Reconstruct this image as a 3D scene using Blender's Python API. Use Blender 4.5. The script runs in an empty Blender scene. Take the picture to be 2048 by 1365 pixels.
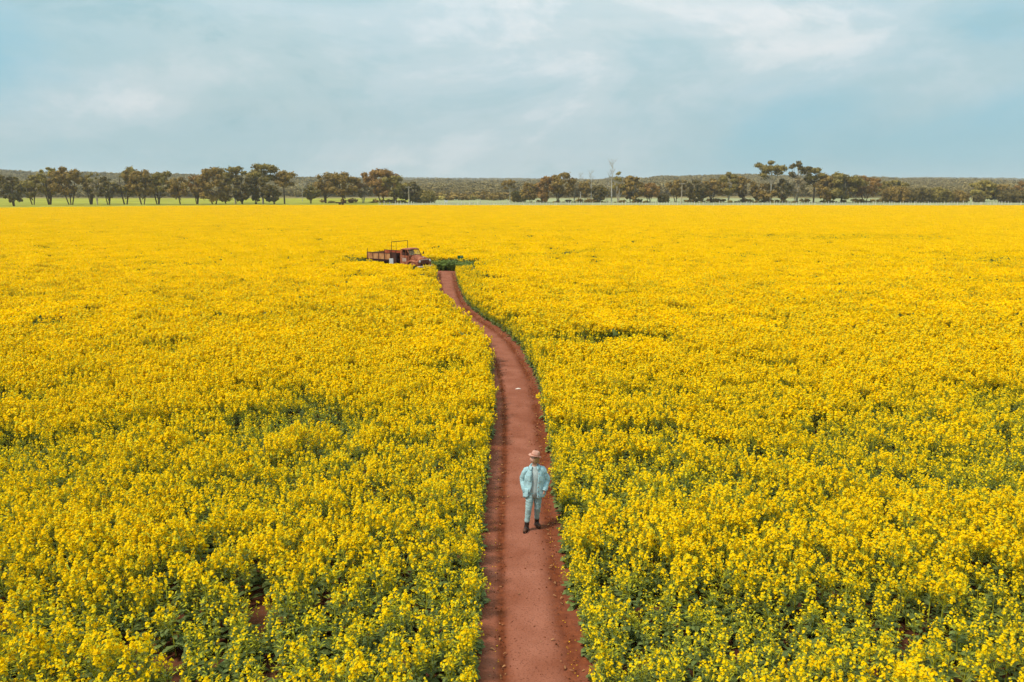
import bpy, math, random
import numpy as np
from mathutils import Vector, Matrix

SC = bpy.context.scene
COL = SC.collection
R = math.radians

# ------------------------------------------------------------------ camera, sky, sun, exposure
CAM_H, PITCH, FPX = 7.3, R(10.9), 1593.0          # FPX: focal length in photo pixels (28 mm on 36 mm, 2048 px wide)
cam = bpy.data.cameras.new('camera')
cam.lens, cam.sensor_width, cam.clip_start, cam.clip_end = 28.0, 36.0, 0.1, 20000
camo = bpy.data.objects.new('camera', cam); COL.objects.link(camo)
camo.location = (0, 0, CAM_H); camo.rotation_euler = (math.pi / 2 - PITCH, 0, 0)
SC.camera = camo

EXPO = 0.47
SUN_EL, SUN_AZ = R(54), R(-116)                     # azimuth from +Y clockwise: the sun stands left, a little behind the camera
world = bpy.data.worlds.new('World'); SC.world = world; world.use_nodes = True
def build_world():
    nt = world.node_tree; N, L = nt.nodes, nt.links; N.clear()
    def n(t, **k):
        x = N.new(t)
        for a, b in k.items(): setattr(x, a, b)
        return x
    out = n('ShaderNodeOutputWorld'); bg = n('ShaderNodeBackground')
    sky = n('ShaderNodeTexSky', sky_type='NISHITA', sun_disc=False)
    sky.sun_elevation = SUN_EL; sky.sun_rotation = SUN_AZ; sky.air_density = 1.0; sky.dust_density = 0.6; sky.ozone_density = 3.0
    geo = n('ShaderNodeTexCoord')
    sep = n('ShaderNodeSeparateXYZ'); L.new(geo.outputs['Generated'], sep.inputs[0])
    # blue air: Nishita scaled, evened out with a flat pale blue
    sc = n('ShaderNodeMix', data_type='RGBA', blend_type='MULTIPLY'); sc.inputs['Factor'].default_value = 1
    L.new(sky.outputs[0], sc.inputs['A']); sc.inputs['B'].default_value = (0.085, 0.085, 0.085, 1)
    base = n('ShaderNodeMix', data_type='RGBA'); base.inputs['Factor'].default_value = 0.85
    L.new(sc.outputs['Result'], base.inputs['A']); base.inputs['B'].default_value = (0.30, 0.57, 0.68, 1)
    # cloud sheets: 3D noise on the view direction, flattened layers near the horizon
    def noise(scale, sx, sz, off, detail=5, rough=0.5, dist=0.0):
        m = n('ShaderNodeMapping'); L.new(geo.outputs['Generated'], m.inputs[0])
        m.inputs['Scale'].default_value = (sx, sx, sz); m.inputs['Location'].default_value = off
        t = n('ShaderNodeTexNoise'); t.inputs['Scale'].default_value = scale
        t.inputs['Detail'].default_value = detail; t.inputs['Roughness'].default_value = rough; t.inputs['Distortion'].default_value = dist
        L.new(m.outputs[0], t.inputs['Vector']); return t.outputs[0]
    def ramp(src, stops):
        r = n('ShaderNodeValToRGB'); r.color_ramp.interpolation = 'EASE'
        e = r.color_ramp.elements
        e[0].position, e[0].color = stops[0][0], (*stops[0][1], 1)
        e[1].position, e[1].color = stops[-1][0], (*stops[-1][1], 1)
        for p, c in stops[1:-1]:
            q = e.new(p); q.color = (*c, 1)
        L.new(src, r.inputs[0]); return r.outputs[0]
    g = lambda v: (v, v, v)
    cv = noise(3.1, 1.0, 2.4, (0.35, 0.1, 0.2), 7, 0.55, 0.3)
    # thinner cover low in the sky towards the right
    b1 = n('ShaderNodeMapRange', interpolation_type='SMOOTHSTEP'); L.new(sep.outputs['X'], b1.inputs[0]); b1.inputs[1].default_value, b1.inputs[2].default_value, b1.inputs[3].default_value, b1.inputs[4].default_value = -0.05, 0.55, 0.0, 1.0
    b2 = n('ShaderNodeMapRange', interpolation_type='SMOOTHSTEP'); L.new(sep.outputs['Z'], b2.inputs[0]); b2.inputs[1].default_value, b2.inputs[2].default_value, b2.inputs[3].default_value, b2.inputs[4].default_value = 0.0, 0.17, 0.46, 0.0
    b3 = n('ShaderNodeMath', operation='MULTIPLY'); L.new(b1.outputs[0], b3.inputs[0]); L.new(b2.outputs[0], b3.inputs[1])
    b4 = n('ShaderNodeMath', operation='SUBTRACT'); L.new(cv, b4.inputs[0]); L.new(b3.outputs[0], b4.inputs[1])
    def bank(src, x0, zc, rx, rz, amp):                       # a broad soft bank (or gap) of cloud in one part of the sky
        def ax(o, c, r):
            a = n('ShaderNodeMath', operation='SUBTRACT'); L.new(o, a.inputs[0]); a.inputs[1].default_value = c
            b = n('ShaderNodeMath', operation='DIVIDE'); L.new(a.outputs[0], b.inputs[0]); b.inputs[1].default_value = r
            q = n('ShaderNodeMath', operation='POWER'); L.new(b.outputs[0], q.inputs[0]); q.inputs[1].default_value = 2; return q.outputs[0]
        t = n('ShaderNodeMath', operation='ADD'); L.new(ax(sep.outputs['X'], x0, rx), t.inputs[0]); L.new(ax(sep.outputs['Z'], zc, rz), t.inputs[1])
        e = n('ShaderNodeMath', operation='POWER'); e.inputs[0].default_value = math.e
        m_ = n('ShaderNodeMath', operation='MULTIPLY'); L.new(t.outputs[0], m_.inputs[0]); m_.inputs[1].default_value = -1; L.new(m_.outputs[0], e.inputs[1])
        f = n('ShaderNodeMath', operation='MULTIPLY_ADD'); L.new(e.outputs[0], f.inputs[0]); f.inputs[1].default_value = amp; L.new(src, f.inputs[2]); return f.outputs[0]
    cvb = bank(bank(b4.outputs[0], -0.56, 0.13, 0.11, 0.05, -0.36), 0.16, 0.15, 0.06, 0.03, -0.10)
    cov = ramp(cvb, [(0.22, g(0.10)), (0.47, g(0.80)), (0.64, g(1.0))])
    tn = noise(3.6, 1.0, 2.3, (1.3, 0.7, 2.2), 9, 0.60, 0.35)
    for bk in ((0.10, 0.20, 0.16, 0.05, 0.10), (0.36, 0.16, 0.13, 0.07, 0.11), (-0.05, 0.075, 0.30, 0.018, -0.07), (-0.50, 0.085, 0.10, 0.03, 0.09), (-0.30, 0.19, 0.2, 0.05, -0.03)): tn = bank(tn, *bk)
    tone = ramp(tn,
                [(0.35, (0.36, 0.53, 0.58)), (0.46, (0.46, 0.60, 0.64)), (0.56, (0.55, 0.655, 0.69)), (0.66, (0.71, 0.755, 0.775))])
    m1 = n('ShaderNodeMix', data_type='RGBA'); L.new(cov, m1.inputs['Factor']); L.new(base.outputs['Result'], m1.inputs['A']); L.new(tone, m1.inputs['B'])
    st = ramp(noise(2.6, 1.0, 12.0, (0.2, 2.1, 0.4), 6, 0.55, 0.2), [(0.44, g(0.0)), (0.68, g(0.20))])     # thin level streaks
    m2 = n('ShaderNodeMix', data_type='RGBA'); L.new(st, m2.inputs['Factor']); L.new(m1.outputs['Result'], m2.inputs['A']); m2.inputs['B'].default_value = (0.345, 0.545, 0.60, 1)
    # a clouded sky brightens steadily from the horizon to the zenith
    z0 = n('ShaderNodeMath', operation='MAXIMUM'); L.new(sep.outputs['Z'], z0.inputs[0]); z0.inputs[1].default_value = 0.0
    zg = n('ShaderNodeMath', operation='MULTIPLY_ADD'); L.new(z0.outputs[0], zg.inputs[0]); zg.inputs[1].default_value = 1.1 * 2 ** -EXPO; zg.inputs[2].default_value = 0.91 * 2 ** -EXPO
    L.new(m2.outputs['Result'], bg.inputs[0]); L.new(zg.outputs[0], bg.inputs[1])
    L.new(bg.outputs[0], out.inputs[0])
build_world()

sun = bpy.data.lights.new('sun', 'SUN'); sun.energy = 2.9; sun.angle = R(10); sun.color = (1.0, 0.93, 0.82)
suno = bpy.data.objects.new('sun', sun); COL.objects.link(suno)
sd = Vector((math.sin(SUN_AZ) * math.cos(SUN_EL), math.cos(SUN_AZ) * math.cos(SUN_EL), math.sin(SUN_EL)))
suno.rotation_euler = (-sd).to_track_quat('-Z', 'Y').to_euler(); suno.location = sd * 50

vs = SC.view_settings
vs.view_transform, vs.look, vs.exposure, vs.gamma = 'Standard', 'None', EXPO, 1.0
vs.use_curve_mapping = False
cy = SC.cycles
cy.max_bounces, cy.diffuse_bounces, cy.glossy_bounces, cy.transmission_bounces, cy.transparent_max_bounces, cy.volume_bounces = 5, 3, 2, 3, 4, 1
cy.use_denoising = True; cy.use_adaptive_sampling = True; cy.adaptive_threshold = 0.02
cy.sample_clamp_indirect = 4

# ------------------------------------------------------------------ helpers
def ray(px, py):
    dx, dy = (px - 1024) / FPX, -(py - 682.5) / FPX
    c, s = math.cos(PITCH), math.sin(PITCH)
    return Vector((dx, c + dy * s, -s + dy * c))
def ground_at(px, py, z=0.0):
    d = ray(px, py); t = (z - CAM_H) / d.z
    return Vector((0, 0, CAM_H)) + d * t
def at_depth(px, py, Y):
    d = ray(px, py); t = Y / d.y
    return Vector((0, 0, CAM_H)) + d * t

def tag(o, label=None, cat=None, group=None, kind=None):
    if label: o['label'] = label
    if cat: o['category'] = cat
    if group: o['group'] = group
    if kind: o['kind'] = kind
    return o
def empty(name, loc=(0, 0, 0), rz=0.0):
    o = bpy.data.objects.new(name, None); o.empty_display_size = 0.2
    o.location = loc; o.rotation_euler = (0, 0, rz); COL.objects.link(o); return o

class MB:
    """collects vertices and faces (with material slots) for one mesh object"""
    def __init__(s): s.v, s.f, s.m, s.n = [], [], [], 0
    def add(s, V, F, mat=0):
        V = np.asarray(V, float).reshape(-1, 3)
        for f in F: s.f.append(tuple(int(i) + s.n for i in f)); s.m.append(mat)
        s.v.append(V); s.n += len(V); return s
    def box(s, c, d, rot=None, mat=0, taper=None):
        x, y, z = d[0] / 2, d[1] / 2, d[2] / 2
        V = np.array([[-x, -y, -z], [x, -y, -z], [x, y, -z], [-x, y, -z], [-x, -y, z], [x, -y, z], [x, y, z], [-x, y, z]])
        if taper: V[4:, 0] *= taper; V[4:, 1] *= taper
        if rot is not None: V = V @ np.array(rot.to_3x3()).T
        return s.add(V + np.array(c), [(0, 3, 2, 1), (4, 5, 6, 7), (0, 1, 5, 4), (1, 2, 6, 5), (2, 3, 7, 6), (3, 0, 4, 7)], mat)
    def tube(s, P, rad, n=6, mat=0, cap=True, sq=1.0):
        P = [Vector(p) for p in P]
        if not hasattr(rad, '__len__'): rad = [rad] * len(P)
        V, F = [], []
        prev = None
        for i, p in enumerate(P):
            t = (P[min(i + 1, len(P) - 1)] - P[max(i - 1, 0)]).normalized()
            if prev is None:
                a = Vector((1, 0, 0)) if abs(t.x) < 0.8 else Vector((0, 1, 0))
            else: a = prev
            u = (a - t * a.dot(t)).normalized(); w = t.cross(u); prev = u
            for k in range(n):
                an = 2 * math.pi * k / n
                V.append(p + (u * math.cos(an) + w * math.sin(an) * sq) * rad[i])
        for i in range(len(P) - 1):
            for k in range(n):
                F.append((i * n + k, i * n + (k + 1) % n, (i + 1) * n + (k + 1) % n, (i + 1) * n + k))
        if cap:
            F.append(tuple(range(n))[::-1]); F.append(tuple((len(P) - 1) * n + k for k in range(n)))
        return s.add([tuple(v) for v in V], F, mat)
    def loft(s, rings, closed=True, cap=True, mat=0):
        n = len(rings[0]); V = np.concatenate([np.asarray(r, float) for r in rings]); F = []
        for i in range(len(rings) - 1):
            for k in range(n if closed else n - 1):
                F.append((i * n + k, i * n + (k + 1) % n, (i + 1) * n + (k + 1) % n, (i + 1) * n + k))
        if cap and closed:
            F.append(tuple(range(n))[::-1]); F.append(tuple((len(rings) - 1) * n + k for k in range(n)))
        return s.add(V, F, mat)
    def lathe(s, prof, n=16, axis='z', c=(0, 0, 0), mat=0):
        rings = []
        for r, h in prof:
            ring = []
            for k in range(n):
                a = 2 * math.pi * k / n
                p = (r * math.cos(a), r * math.sin(a), h)
                if axis == 'y': p = (p[0], p[2], p[1])
                if axis == 'x': p = (p[2], p[0], p[1])
                ring.append((p[0] + c[0], p[1] + c[1], p[2] + c[2]))
            rings.append(ring)
        return s.loft(rings, True, True, mat)
    def mesh(s, name, mats, smooth=False):
        me = bpy.data.meshes.new(name)
        V = np.concatenate(s.v) if s.v else np.zeros((0, 3))
        me.from_pydata(V.tolist(), [], s.f)
        for m in mats: me.materials.append(m)
        if len(mats) > 1: me.polygons.foreach_set('material_index', s.m)
        if smooth: me.polygons.foreach_set('use_smooth', [True] * len(s.f))
        me.update(); return me
    def build(s, name, mats, parent=None, smooth=False, bevel=0.0, loc=None):
        if not isinstance(mats, (list, tuple)): mats = [mats]
        o = bpy.data.objects.new(name, s.mesh(name, mats, smooth)); COL.objects.link(o)
        if parent is not None: o.parent = parent
        if loc is not None: o.location = loc
        if bevel:
            b = o.modifiers.new('bevel', 'BEVEL'); b.width = bevel; b.segments = 2; b.limit_method = 'ANGLE'; b.angle_limit = R(35)
        return o

def np_mesh(name, V, F, mats, midx=None):
    me = bpy.data.meshes.new(name)
    V = np.ascontiguousarray(V, np.float32); F = np.ascontiguousarray(F, np.int32)
    k = F.shape[1]
    me.vertices.add(len(V)); me.vertices.foreach_set('co', V.ravel())
    me.loops.add(F.size); me.loops.foreach_set('vertex_index', F.ravel())
    me.polygons.add(len(F)); me.polygons.foreach_set('loop_start', np.arange(len(F), dtype=np.int32) * k)
    me.polygons.foreach_set('loop_total', np.full(len(F), k, np.int32))
    for m in mats: me.materials.append(m)
    if midx is not None: me.polygons.foreach_set('material_index', np.ascontiguousarray(midx, np.int32))
    me.update(calc_edges=True); return me

def quads(C, U, W):
    """quads centred at C with half-axes U, W  (all N x 3)"""
    V = np.stack([C - U - W, C + U - W, C + U + W, C - U + W], 1).reshape(-1, 3)
    return V, np.arange(len(V)).reshape(-1, 4)
def rand_frame(rng, nrm):
    """two unit vectors spanning the plane normal to nrm, spun at random"""
    nrm = nrm / (np.linalg.norm(nrm, axis=1, keepdims=True) + 1e-9)
    a = rng.normal(size=nrm.shape); u = a - nrm * (a * nrm).sum(1, keepdims=True)
    u /= np.linalg.norm(u, axis=1, keepdims=True) + 1e-9
    return u, np.cross(nrm, u)

# value noise in numpy, used for crop patches, path relief and hills
def vnoise(x, y, seed=0):
    xi, yi = np.floor(x).astype(np.int64), np.floor(y).astype(np.int64)
    fx, fy = x - xi, y - yi
    fx, fy = fx * fx * (3 - 2 * fx), fy * fy * (3 - 2 * fy)
    def h(a, b):
        k = (a * 374761393 + b * 668265263 + seed * 1442695041) & 0x7fffffff
        k = ((k ^ (k >> 13)) * 1274126177) & 0x7fffffff
        return ((k ^ (k >> 16)) & 0xffff) / 65535.0
    return (h(xi, yi) * (1 - fx) + h(xi + 1, yi) * fx) * (1 - fy) + (h(xi, yi + 1) * (1 - fx) + h(xi + 1, yi + 1) * fx) * fy
def fbm(x, y, seed=0, o=4):
    s, a, t = 0, 1.0, 0
    for i in range(o):
        s = s + a * vnoise(x * 2 ** i, y * 2 ** i, seed + i * 17); t += a; a *= 0.5
    return s / t

# ------------------------------------------------------------------ materials
def mat(name, col, rough=0.85, var=0.25, scale=3.0, detail=4, col2=None, spec=0.2, bump=0.0, transl=0.0, rnd=0.0, coord='Object', metal=0.0, bscale=None):
    m = bpy.data.materials.new(name); m.use_nodes = True
    nt = m.node_tree; N, L = nt.nodes, nt.links
    b = N['Principled BSDF']; out = N['Material Output']
    b.inputs['Roughness'].default_value = rough; b.inputs['Specular IOR Level'].default_value = spec; b.inputs['Metallic'].default_value = metal
    tc = N.new('ShaderNodeTexCoord'); nz = N.new('ShaderNodeTexNoise')
    L.new(tc.outputs[coord], nz.inputs['Vector'])
    nz.inputs['Scale'].default_value = scale; nz.inputs['Detail'].default_value = detail; nz.inputs['Roughness'].default_value = 0.6
    rp = N.new('ShaderNodeValToRGB'); L.new(nz.outputs[0], rp.inputs[0])
    c2 = col2 or tuple(c * (1 - var) for c in col)
    c1 = col if col2 else tuple(min(1, c * (1 + var)) for c in col)
    e = rp.color_ramp.elements
    e[0].position, e[0].color, e[1].position, e[1].color = 0.34, (*c2, 1), 0.66, (*c1, 1)
    src = rp.outputs[0]
    if rnd:
        oi = N.new('ShaderNodeObjectInfo'); hs = N.new('ShaderNodeHueSaturation')
        mr = N.new('ShaderNodeMapRange'); L.new(oi.outputs['Random'], mr.inputs[0])
        mr.inputs['To Min'].default_value, mr.inputs['To Max'].default_value = 1 - rnd, 1 + rnd
        L.new(mr.outputs[0], hs.inputs['Value']); L.new(src, hs.inputs['Color']); src = hs.outputs[0]
    L.new(src, b.inputs['Base Color'])
    if bump:
        bn = N.new('ShaderNodeTexNoise'); L.new(tc.outputs[coord], bn.inputs['Vector']); bn.inputs['Scale'].default_value = bscale or scale * 6; bn.inputs['Detail'].default_value = 5
        bp = N.new('ShaderNodeBump'); bp.inputs['Strength'].default_value = bump; bp.inputs['Distance'].default_value = 0.03
        L.new(bn.outputs[0], bp.inputs['Height']); L.new(bp.outputs[0], b.inputs['Normal'])
    if transl:
        tr = N.new('ShaderNodeBsdfTranslucent'); mx = N.new('ShaderNodeMixShader'); mx.inputs[0].default_value = transl
        L.new(src, tr.inputs[0]); L.new(b.outputs[0], mx.inputs[1]); L.new(tr.outputs[0], mx.inputs[2]); L.new(mx.outputs[0], out.inputs[0])
    return m

M = {}
M['petal'] = mat('canola_petal', (0.95, 0.625, 0.001), 0.7, 0.05, 30, 2, spec=0.06, transl=0.35, rnd=0.06)
M['bud'] = mat('canola_bud', (0.56, 0.49, 0.02), 0.7, 0.15, 30, 2, spec=0.1, transl=0.2)
M['stem'] = mat('canola_stem', (0.40, 0.38, 0.025), 0.7, 0.2, 12, 2, spec=0.1, transl=0.2)
M['leaf'] = mat('canola_leaf', (0.135, 0.168, 0.040), 0.6, 0.35, 9, 3, spec=0.25, transl=0.25, rnd=0.25)
M['weed'] = mat('weed_leaf', (0.13, 0.175, 0.022), 0.65, 0.35, 9, 3, spec=0.2, transl=0.2, rnd=0.2)
M['soil'] = mat('field_soil', (0.105, 0.038, 0.018), 0.95, 0.35, 2.0, 6, spec=0.05, bump=0.6)
M['clod'] = mat('soil_clod', (0.16, 0.048, 0.02), 0.95, 0.3, 6.0, 4, spec=0.05, rnd=0.25)
M['straw'] = mat('dry_litter', (0.32, 0.15, 0.06), 0.9, 0.3, 6.0, 3, spec=0.05, rnd=0.3)
M['paddock'] = mat('paddock_grass', (0.27, 0.255, 0.03), 0.95, 0.25, 0.035, 6, spec=0.05, coord='Object')
M['paler'] = mat('green_paddock', (0.27, 0.27, 0.13), 0.95, 0.25, 0.03, 6, spec=0.05)
M['verge'] = mat('dry_verge_grass', (0.50, 0.44, 0.34), 0.95, 0.3, 0.25, 6, spec=0.05)
M['wood_floor'] = mat('woodland_floor', (0.215, 0.16, 0.062), 0.95, 0.3, 0.02, 6, spec=0.05)
M['post'] = mat('weathered_post', (0.50, 0.45, 0.38), 0.9, 0.25, 3, 4, spec=0.1, rnd=0.25)
M['wire'] = mat('fence_wire', (0.25, 0.24, 0.22), 0.6, 0.1, 3, 2, metal=0.6)
M['bark'] = mat('brown_bark', (0.10, 0.065, 0.038), 0.95, 0.35, 0.8, 5, spec=0.1, bump=0.4)
M['palebark'] = mat('pale_bark', (0.40, 0.34, 0.26), 0.9, 0.3, 0.7, 5, spec=0.1)
M['deadbark'] = mat('bleached_dead_wood', (0.42, 0.38, 0.33), 0.9, 0.2, 0.7, 5, spec=0.1)

def leafmat(name, col):
    return mat(name, col, 0.75, 0.38, 0.45, 3, spec=0.12, transl=0.22)
M['t_olive'] = leafmat('foliage_olive', (0.25, 0.185, 0.045))
M['t_brown'] = leafmat('foliage_bronze', (0.27, 0.172, 0.043))
M['t_rust'] = leafmat('foliage_russet', (0.29, 0.158, 0.044))
M['t_dark'] = leafmat('foliage_dark', (0.15, 0.108, 0.032))
M['t_green'] = leafmat('foliage_yellowish', (0.32, 0.24, 0.055))
M['t_pale'] = leafmat('foliage_pale', (0.29, 0.22, 0.12))
M['t_far'] = mat('foliage_far', (0.25, 0.185, 0.07), 0.85, 0.35, 0.02, 4, spec=0.1, rnd=0.14)

# ------------------------------------------------------------------ setting: ground, paddock, verge, path, hills
def sheet(name, pts, z, m, kind='structure'):
    b = MB(); b.add([(x, y, z) for x, y in pts], [tuple(range(len(pts)))])
    o = b.build(name, m); tag(o, kind=kind); return o
FIELD_EDGE = [(-330, 238), (-165, 258), (-96, 299), (0, 295), (200, 294), (330, 292)]       # far boundary of the crop
def edge_y(x):
    return np.interp(x, [p[0] for p in FIELD_EDGE], [p[1] for p in FIELD_EDGE])
sheet('ground', [(-4200, -300), (4200, -300), (4200, 6200), (-4200, 6200)], 0.0, M['soil'])
sheet('paddock', [(-900, 232), (-330, 238.5), (-165, 258.5), (-96, 299.5), (-60, 298.2), (-40, 620), (-900, 620)], 0.03, M['paddock'])
sheet('green_paddock', [(-60, 298.2), (0, 295.6), (200, 294.6), (330, 292.6), (900, 290), (900, 620), (-40, 620)], 0.03, M['paler'])
sheet('verge', [(-62, 298.7), (0, 296), (200, 295), (330, 293), (600, 291), (600, 336), (60, 336), (-30, 322)], 0.06, M['verge'])

RIGHT_EDGE = [ground_at(*p) for p in [(1205, 1420), (1190, 1365), (1168, 1270), (1150, 1190), (1130, 1085), (1115, 990), (1105, 905), (1092, 825), (1080, 775), (1064, 735), (1047, 705), (1026, 680), (1000, 660), (972, 641), (947, 622), (932, 604), (920, 575), (913, 546)]]
P0 = RIGHT_EDGE[0]
RE = [Vector((P0.x + 0.05, -6, 0)), Vector((P0.x + 0.03, 4, 0))] + RIGHT_EDGE
def smooth_line(P, step=0.25):
    P = [Vector((p.x, p.y, 0)) for p in P]
    out = []
    for i in range(len(P) - 1):
        a, b, c, d = P[max(i - 1, 0)], P[i], P[i + 1], P[min(i + 2, len(P) - 1)]
        k = max(2, int((c - b).length / step))
        for j in range(k):
            t = j / k
            out.append(0.5 * ((2 * b) + (c - a) * t + (2 * a - 5 * b + 4 * c - d) * t * t + (3 * b - a - 3 * c + d) * t ** 3))
    out.append(P[-1]); return out
PW = 1.62
re_ = smooth_line(RE)
CL = []
for i, p in enumerate(re_):
    t = (re_[min(i + 6, len(re_) - 1)] - re_[max(i - 6, 0)]).normalized()
    CL.append((p.x - t.y * (PW / 2 + 0.08), p.y + t.x * (PW / 2 + 0.08), t.x, t.y))
CL = np.array(CL)
k = np.ones(9) / 9
for c in range(4):
    CL[4:-4, c] = np.convolve(CL[:, c], k, 'valid')
END = CL[-1].copy()

def path_dist(x, y):
    """signed offset from the path's centre line (right positive) and the index along it"""
    x, y = np.asarray(x, float), np.asarray(y, float)
    best = np.full(x.shape, 1e9); idx = np.zeros(x.shape, int)
    sub = CL[::3]
    for i, (cx, cyy, tx, ty) in enumerate(sub):
        d = (x - cx) ** 2 + (y - cyy) ** 2
        m = d < best; best[m] = d[m]; idx[m] = i
    cx, cyy, tx, ty = sub[idx].T
    s = (x - cx) * ty - (y - cyy) * tx
    return np.sign(s) * np.sqrt(best), idx * 3

def path_material():
    m = bpy.data.materials.new('red_path_soil'); m.use_nodes = True
    nt = m.node_tree; N, L = nt.nodes, nt.links; b = N['Principled BSDF']
    b.inputs['Roughness'].default_value = 0.95; b.inputs['Specular IOR Level'].default_value = 0.06
    tc = N.new('ShaderNodeTexCoord'); at = N.new('ShaderNodeAttribute'); at.attribute_name = 'loose'
    n1 = N.new('ShaderNodeTexNoise'); n1.inputs['Scale'].default_value = 1.1; n1.inputs['Detail'].default_value = 7; L.new(tc.outputs['Object'], n1.inputs['Vector'])
    n2 = N.new('ShaderNodeTexNoise'); n2.inputs['Scale'].default_value = 9; n2.inputs['Detail'].default_value = 6; L.new(tc.outputs['Object'], n2.inputs['Vector'])
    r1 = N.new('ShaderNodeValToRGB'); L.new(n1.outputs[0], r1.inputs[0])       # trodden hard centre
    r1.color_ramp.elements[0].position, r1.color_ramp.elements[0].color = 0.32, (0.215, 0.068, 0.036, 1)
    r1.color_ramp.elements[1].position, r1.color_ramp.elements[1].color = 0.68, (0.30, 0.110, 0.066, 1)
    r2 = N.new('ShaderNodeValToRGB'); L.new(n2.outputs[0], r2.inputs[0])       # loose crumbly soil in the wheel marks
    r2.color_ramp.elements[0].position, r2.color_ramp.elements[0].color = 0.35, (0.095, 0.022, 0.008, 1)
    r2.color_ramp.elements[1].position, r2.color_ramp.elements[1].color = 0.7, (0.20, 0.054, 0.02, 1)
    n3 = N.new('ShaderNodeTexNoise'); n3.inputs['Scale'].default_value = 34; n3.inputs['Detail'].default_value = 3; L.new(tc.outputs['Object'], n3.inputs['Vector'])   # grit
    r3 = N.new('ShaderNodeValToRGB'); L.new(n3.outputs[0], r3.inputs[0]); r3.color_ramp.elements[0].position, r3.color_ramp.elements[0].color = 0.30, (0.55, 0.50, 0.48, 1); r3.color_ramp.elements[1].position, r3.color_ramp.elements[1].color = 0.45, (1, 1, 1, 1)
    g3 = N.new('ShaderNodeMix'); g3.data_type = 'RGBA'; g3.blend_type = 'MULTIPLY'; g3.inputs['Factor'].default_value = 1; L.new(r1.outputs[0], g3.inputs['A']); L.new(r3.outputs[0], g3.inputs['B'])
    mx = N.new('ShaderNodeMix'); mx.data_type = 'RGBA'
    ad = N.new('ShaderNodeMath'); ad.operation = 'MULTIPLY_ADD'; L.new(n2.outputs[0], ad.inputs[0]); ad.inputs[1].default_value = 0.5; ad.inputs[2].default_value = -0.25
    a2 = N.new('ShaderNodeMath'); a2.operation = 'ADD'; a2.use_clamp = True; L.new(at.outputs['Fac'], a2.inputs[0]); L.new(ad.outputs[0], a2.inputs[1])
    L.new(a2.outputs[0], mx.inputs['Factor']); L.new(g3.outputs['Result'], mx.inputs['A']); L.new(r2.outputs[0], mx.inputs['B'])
    L.new(mx.outputs['Result'], b.inputs['Base Color'])
    bn = N.new('ShaderNodeTexNoise'); bn.inputs['Scale'].default_value = 22; bn.inputs['Detail'].default_value = 6; L.new(tc.outputs['Object'], bn.inputs['Vector'])
    bp = N.new('ShaderNodeBump'); bp.inputs['Strength'].default_value = 0.45; bp.inputs['Distance'].default_value = 0.03; L.new(bn.outputs[0], bp.inputs['Height']); L.new(bp.outputs[0], b.inputs['Normal'])
    return m
M['path'] = path_material()
def build_path():
    W = np.linspace(-1.25, 1.25, 51)
    # extend past the end: the path opens into the bare patch where the truck stands
    line = CL
    V, loose = [], []
    for i, (cx, cyy, tx, ty) in enumerate(line):
        x = cx + ty * W; y = cyy - tx * W
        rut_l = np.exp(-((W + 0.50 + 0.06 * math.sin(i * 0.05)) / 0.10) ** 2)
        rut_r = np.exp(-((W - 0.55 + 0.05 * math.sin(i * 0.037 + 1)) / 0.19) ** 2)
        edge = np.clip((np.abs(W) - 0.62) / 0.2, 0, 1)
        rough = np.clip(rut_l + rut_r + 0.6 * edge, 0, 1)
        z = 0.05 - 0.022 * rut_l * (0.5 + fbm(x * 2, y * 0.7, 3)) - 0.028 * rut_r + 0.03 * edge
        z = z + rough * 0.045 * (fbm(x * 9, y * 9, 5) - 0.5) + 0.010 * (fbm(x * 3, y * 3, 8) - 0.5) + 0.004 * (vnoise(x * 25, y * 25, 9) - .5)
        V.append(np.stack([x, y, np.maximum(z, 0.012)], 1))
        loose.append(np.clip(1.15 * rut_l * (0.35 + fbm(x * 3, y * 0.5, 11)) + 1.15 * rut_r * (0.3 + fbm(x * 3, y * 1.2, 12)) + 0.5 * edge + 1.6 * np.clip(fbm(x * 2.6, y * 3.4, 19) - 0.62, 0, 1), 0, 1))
    n, k = len(V), len(W)
    V = np.concatenate(V)
    I = np.arange(n * k).reshape(n, k)
    F = np.stack([I[:-1, :-1], I[:-1, 1:], I[1:, 1:], I[1:, :-1]], -1).reshape(-1, 4)
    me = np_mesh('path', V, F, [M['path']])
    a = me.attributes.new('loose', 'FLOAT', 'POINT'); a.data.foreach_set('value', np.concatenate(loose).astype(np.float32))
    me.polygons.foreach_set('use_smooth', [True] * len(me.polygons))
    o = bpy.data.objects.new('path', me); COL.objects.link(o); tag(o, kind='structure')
build_path()
# bare earth where the path ends beside the truck
def clearing():
    b = MB(); rng = np.random.default_rng(3)
    c = Vector((END[0] - 0.15, END[1] + 0.15, 0))
    pts = []
    for k_ in range(40):
        a = 2 * math.pi * k_ / 40
        r = 1.3 + 0.25 * rng.random()
        pts.append((c.x + r * 1.0 * math.cos(a), c.y + r * 1.15 * math.sin(a), 0.016))
    b.add(pts, [tuple(range(40))]); me_o = b.build('bare_ground', M['path']); tag(me_o, kind='structure')
clearing()

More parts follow.
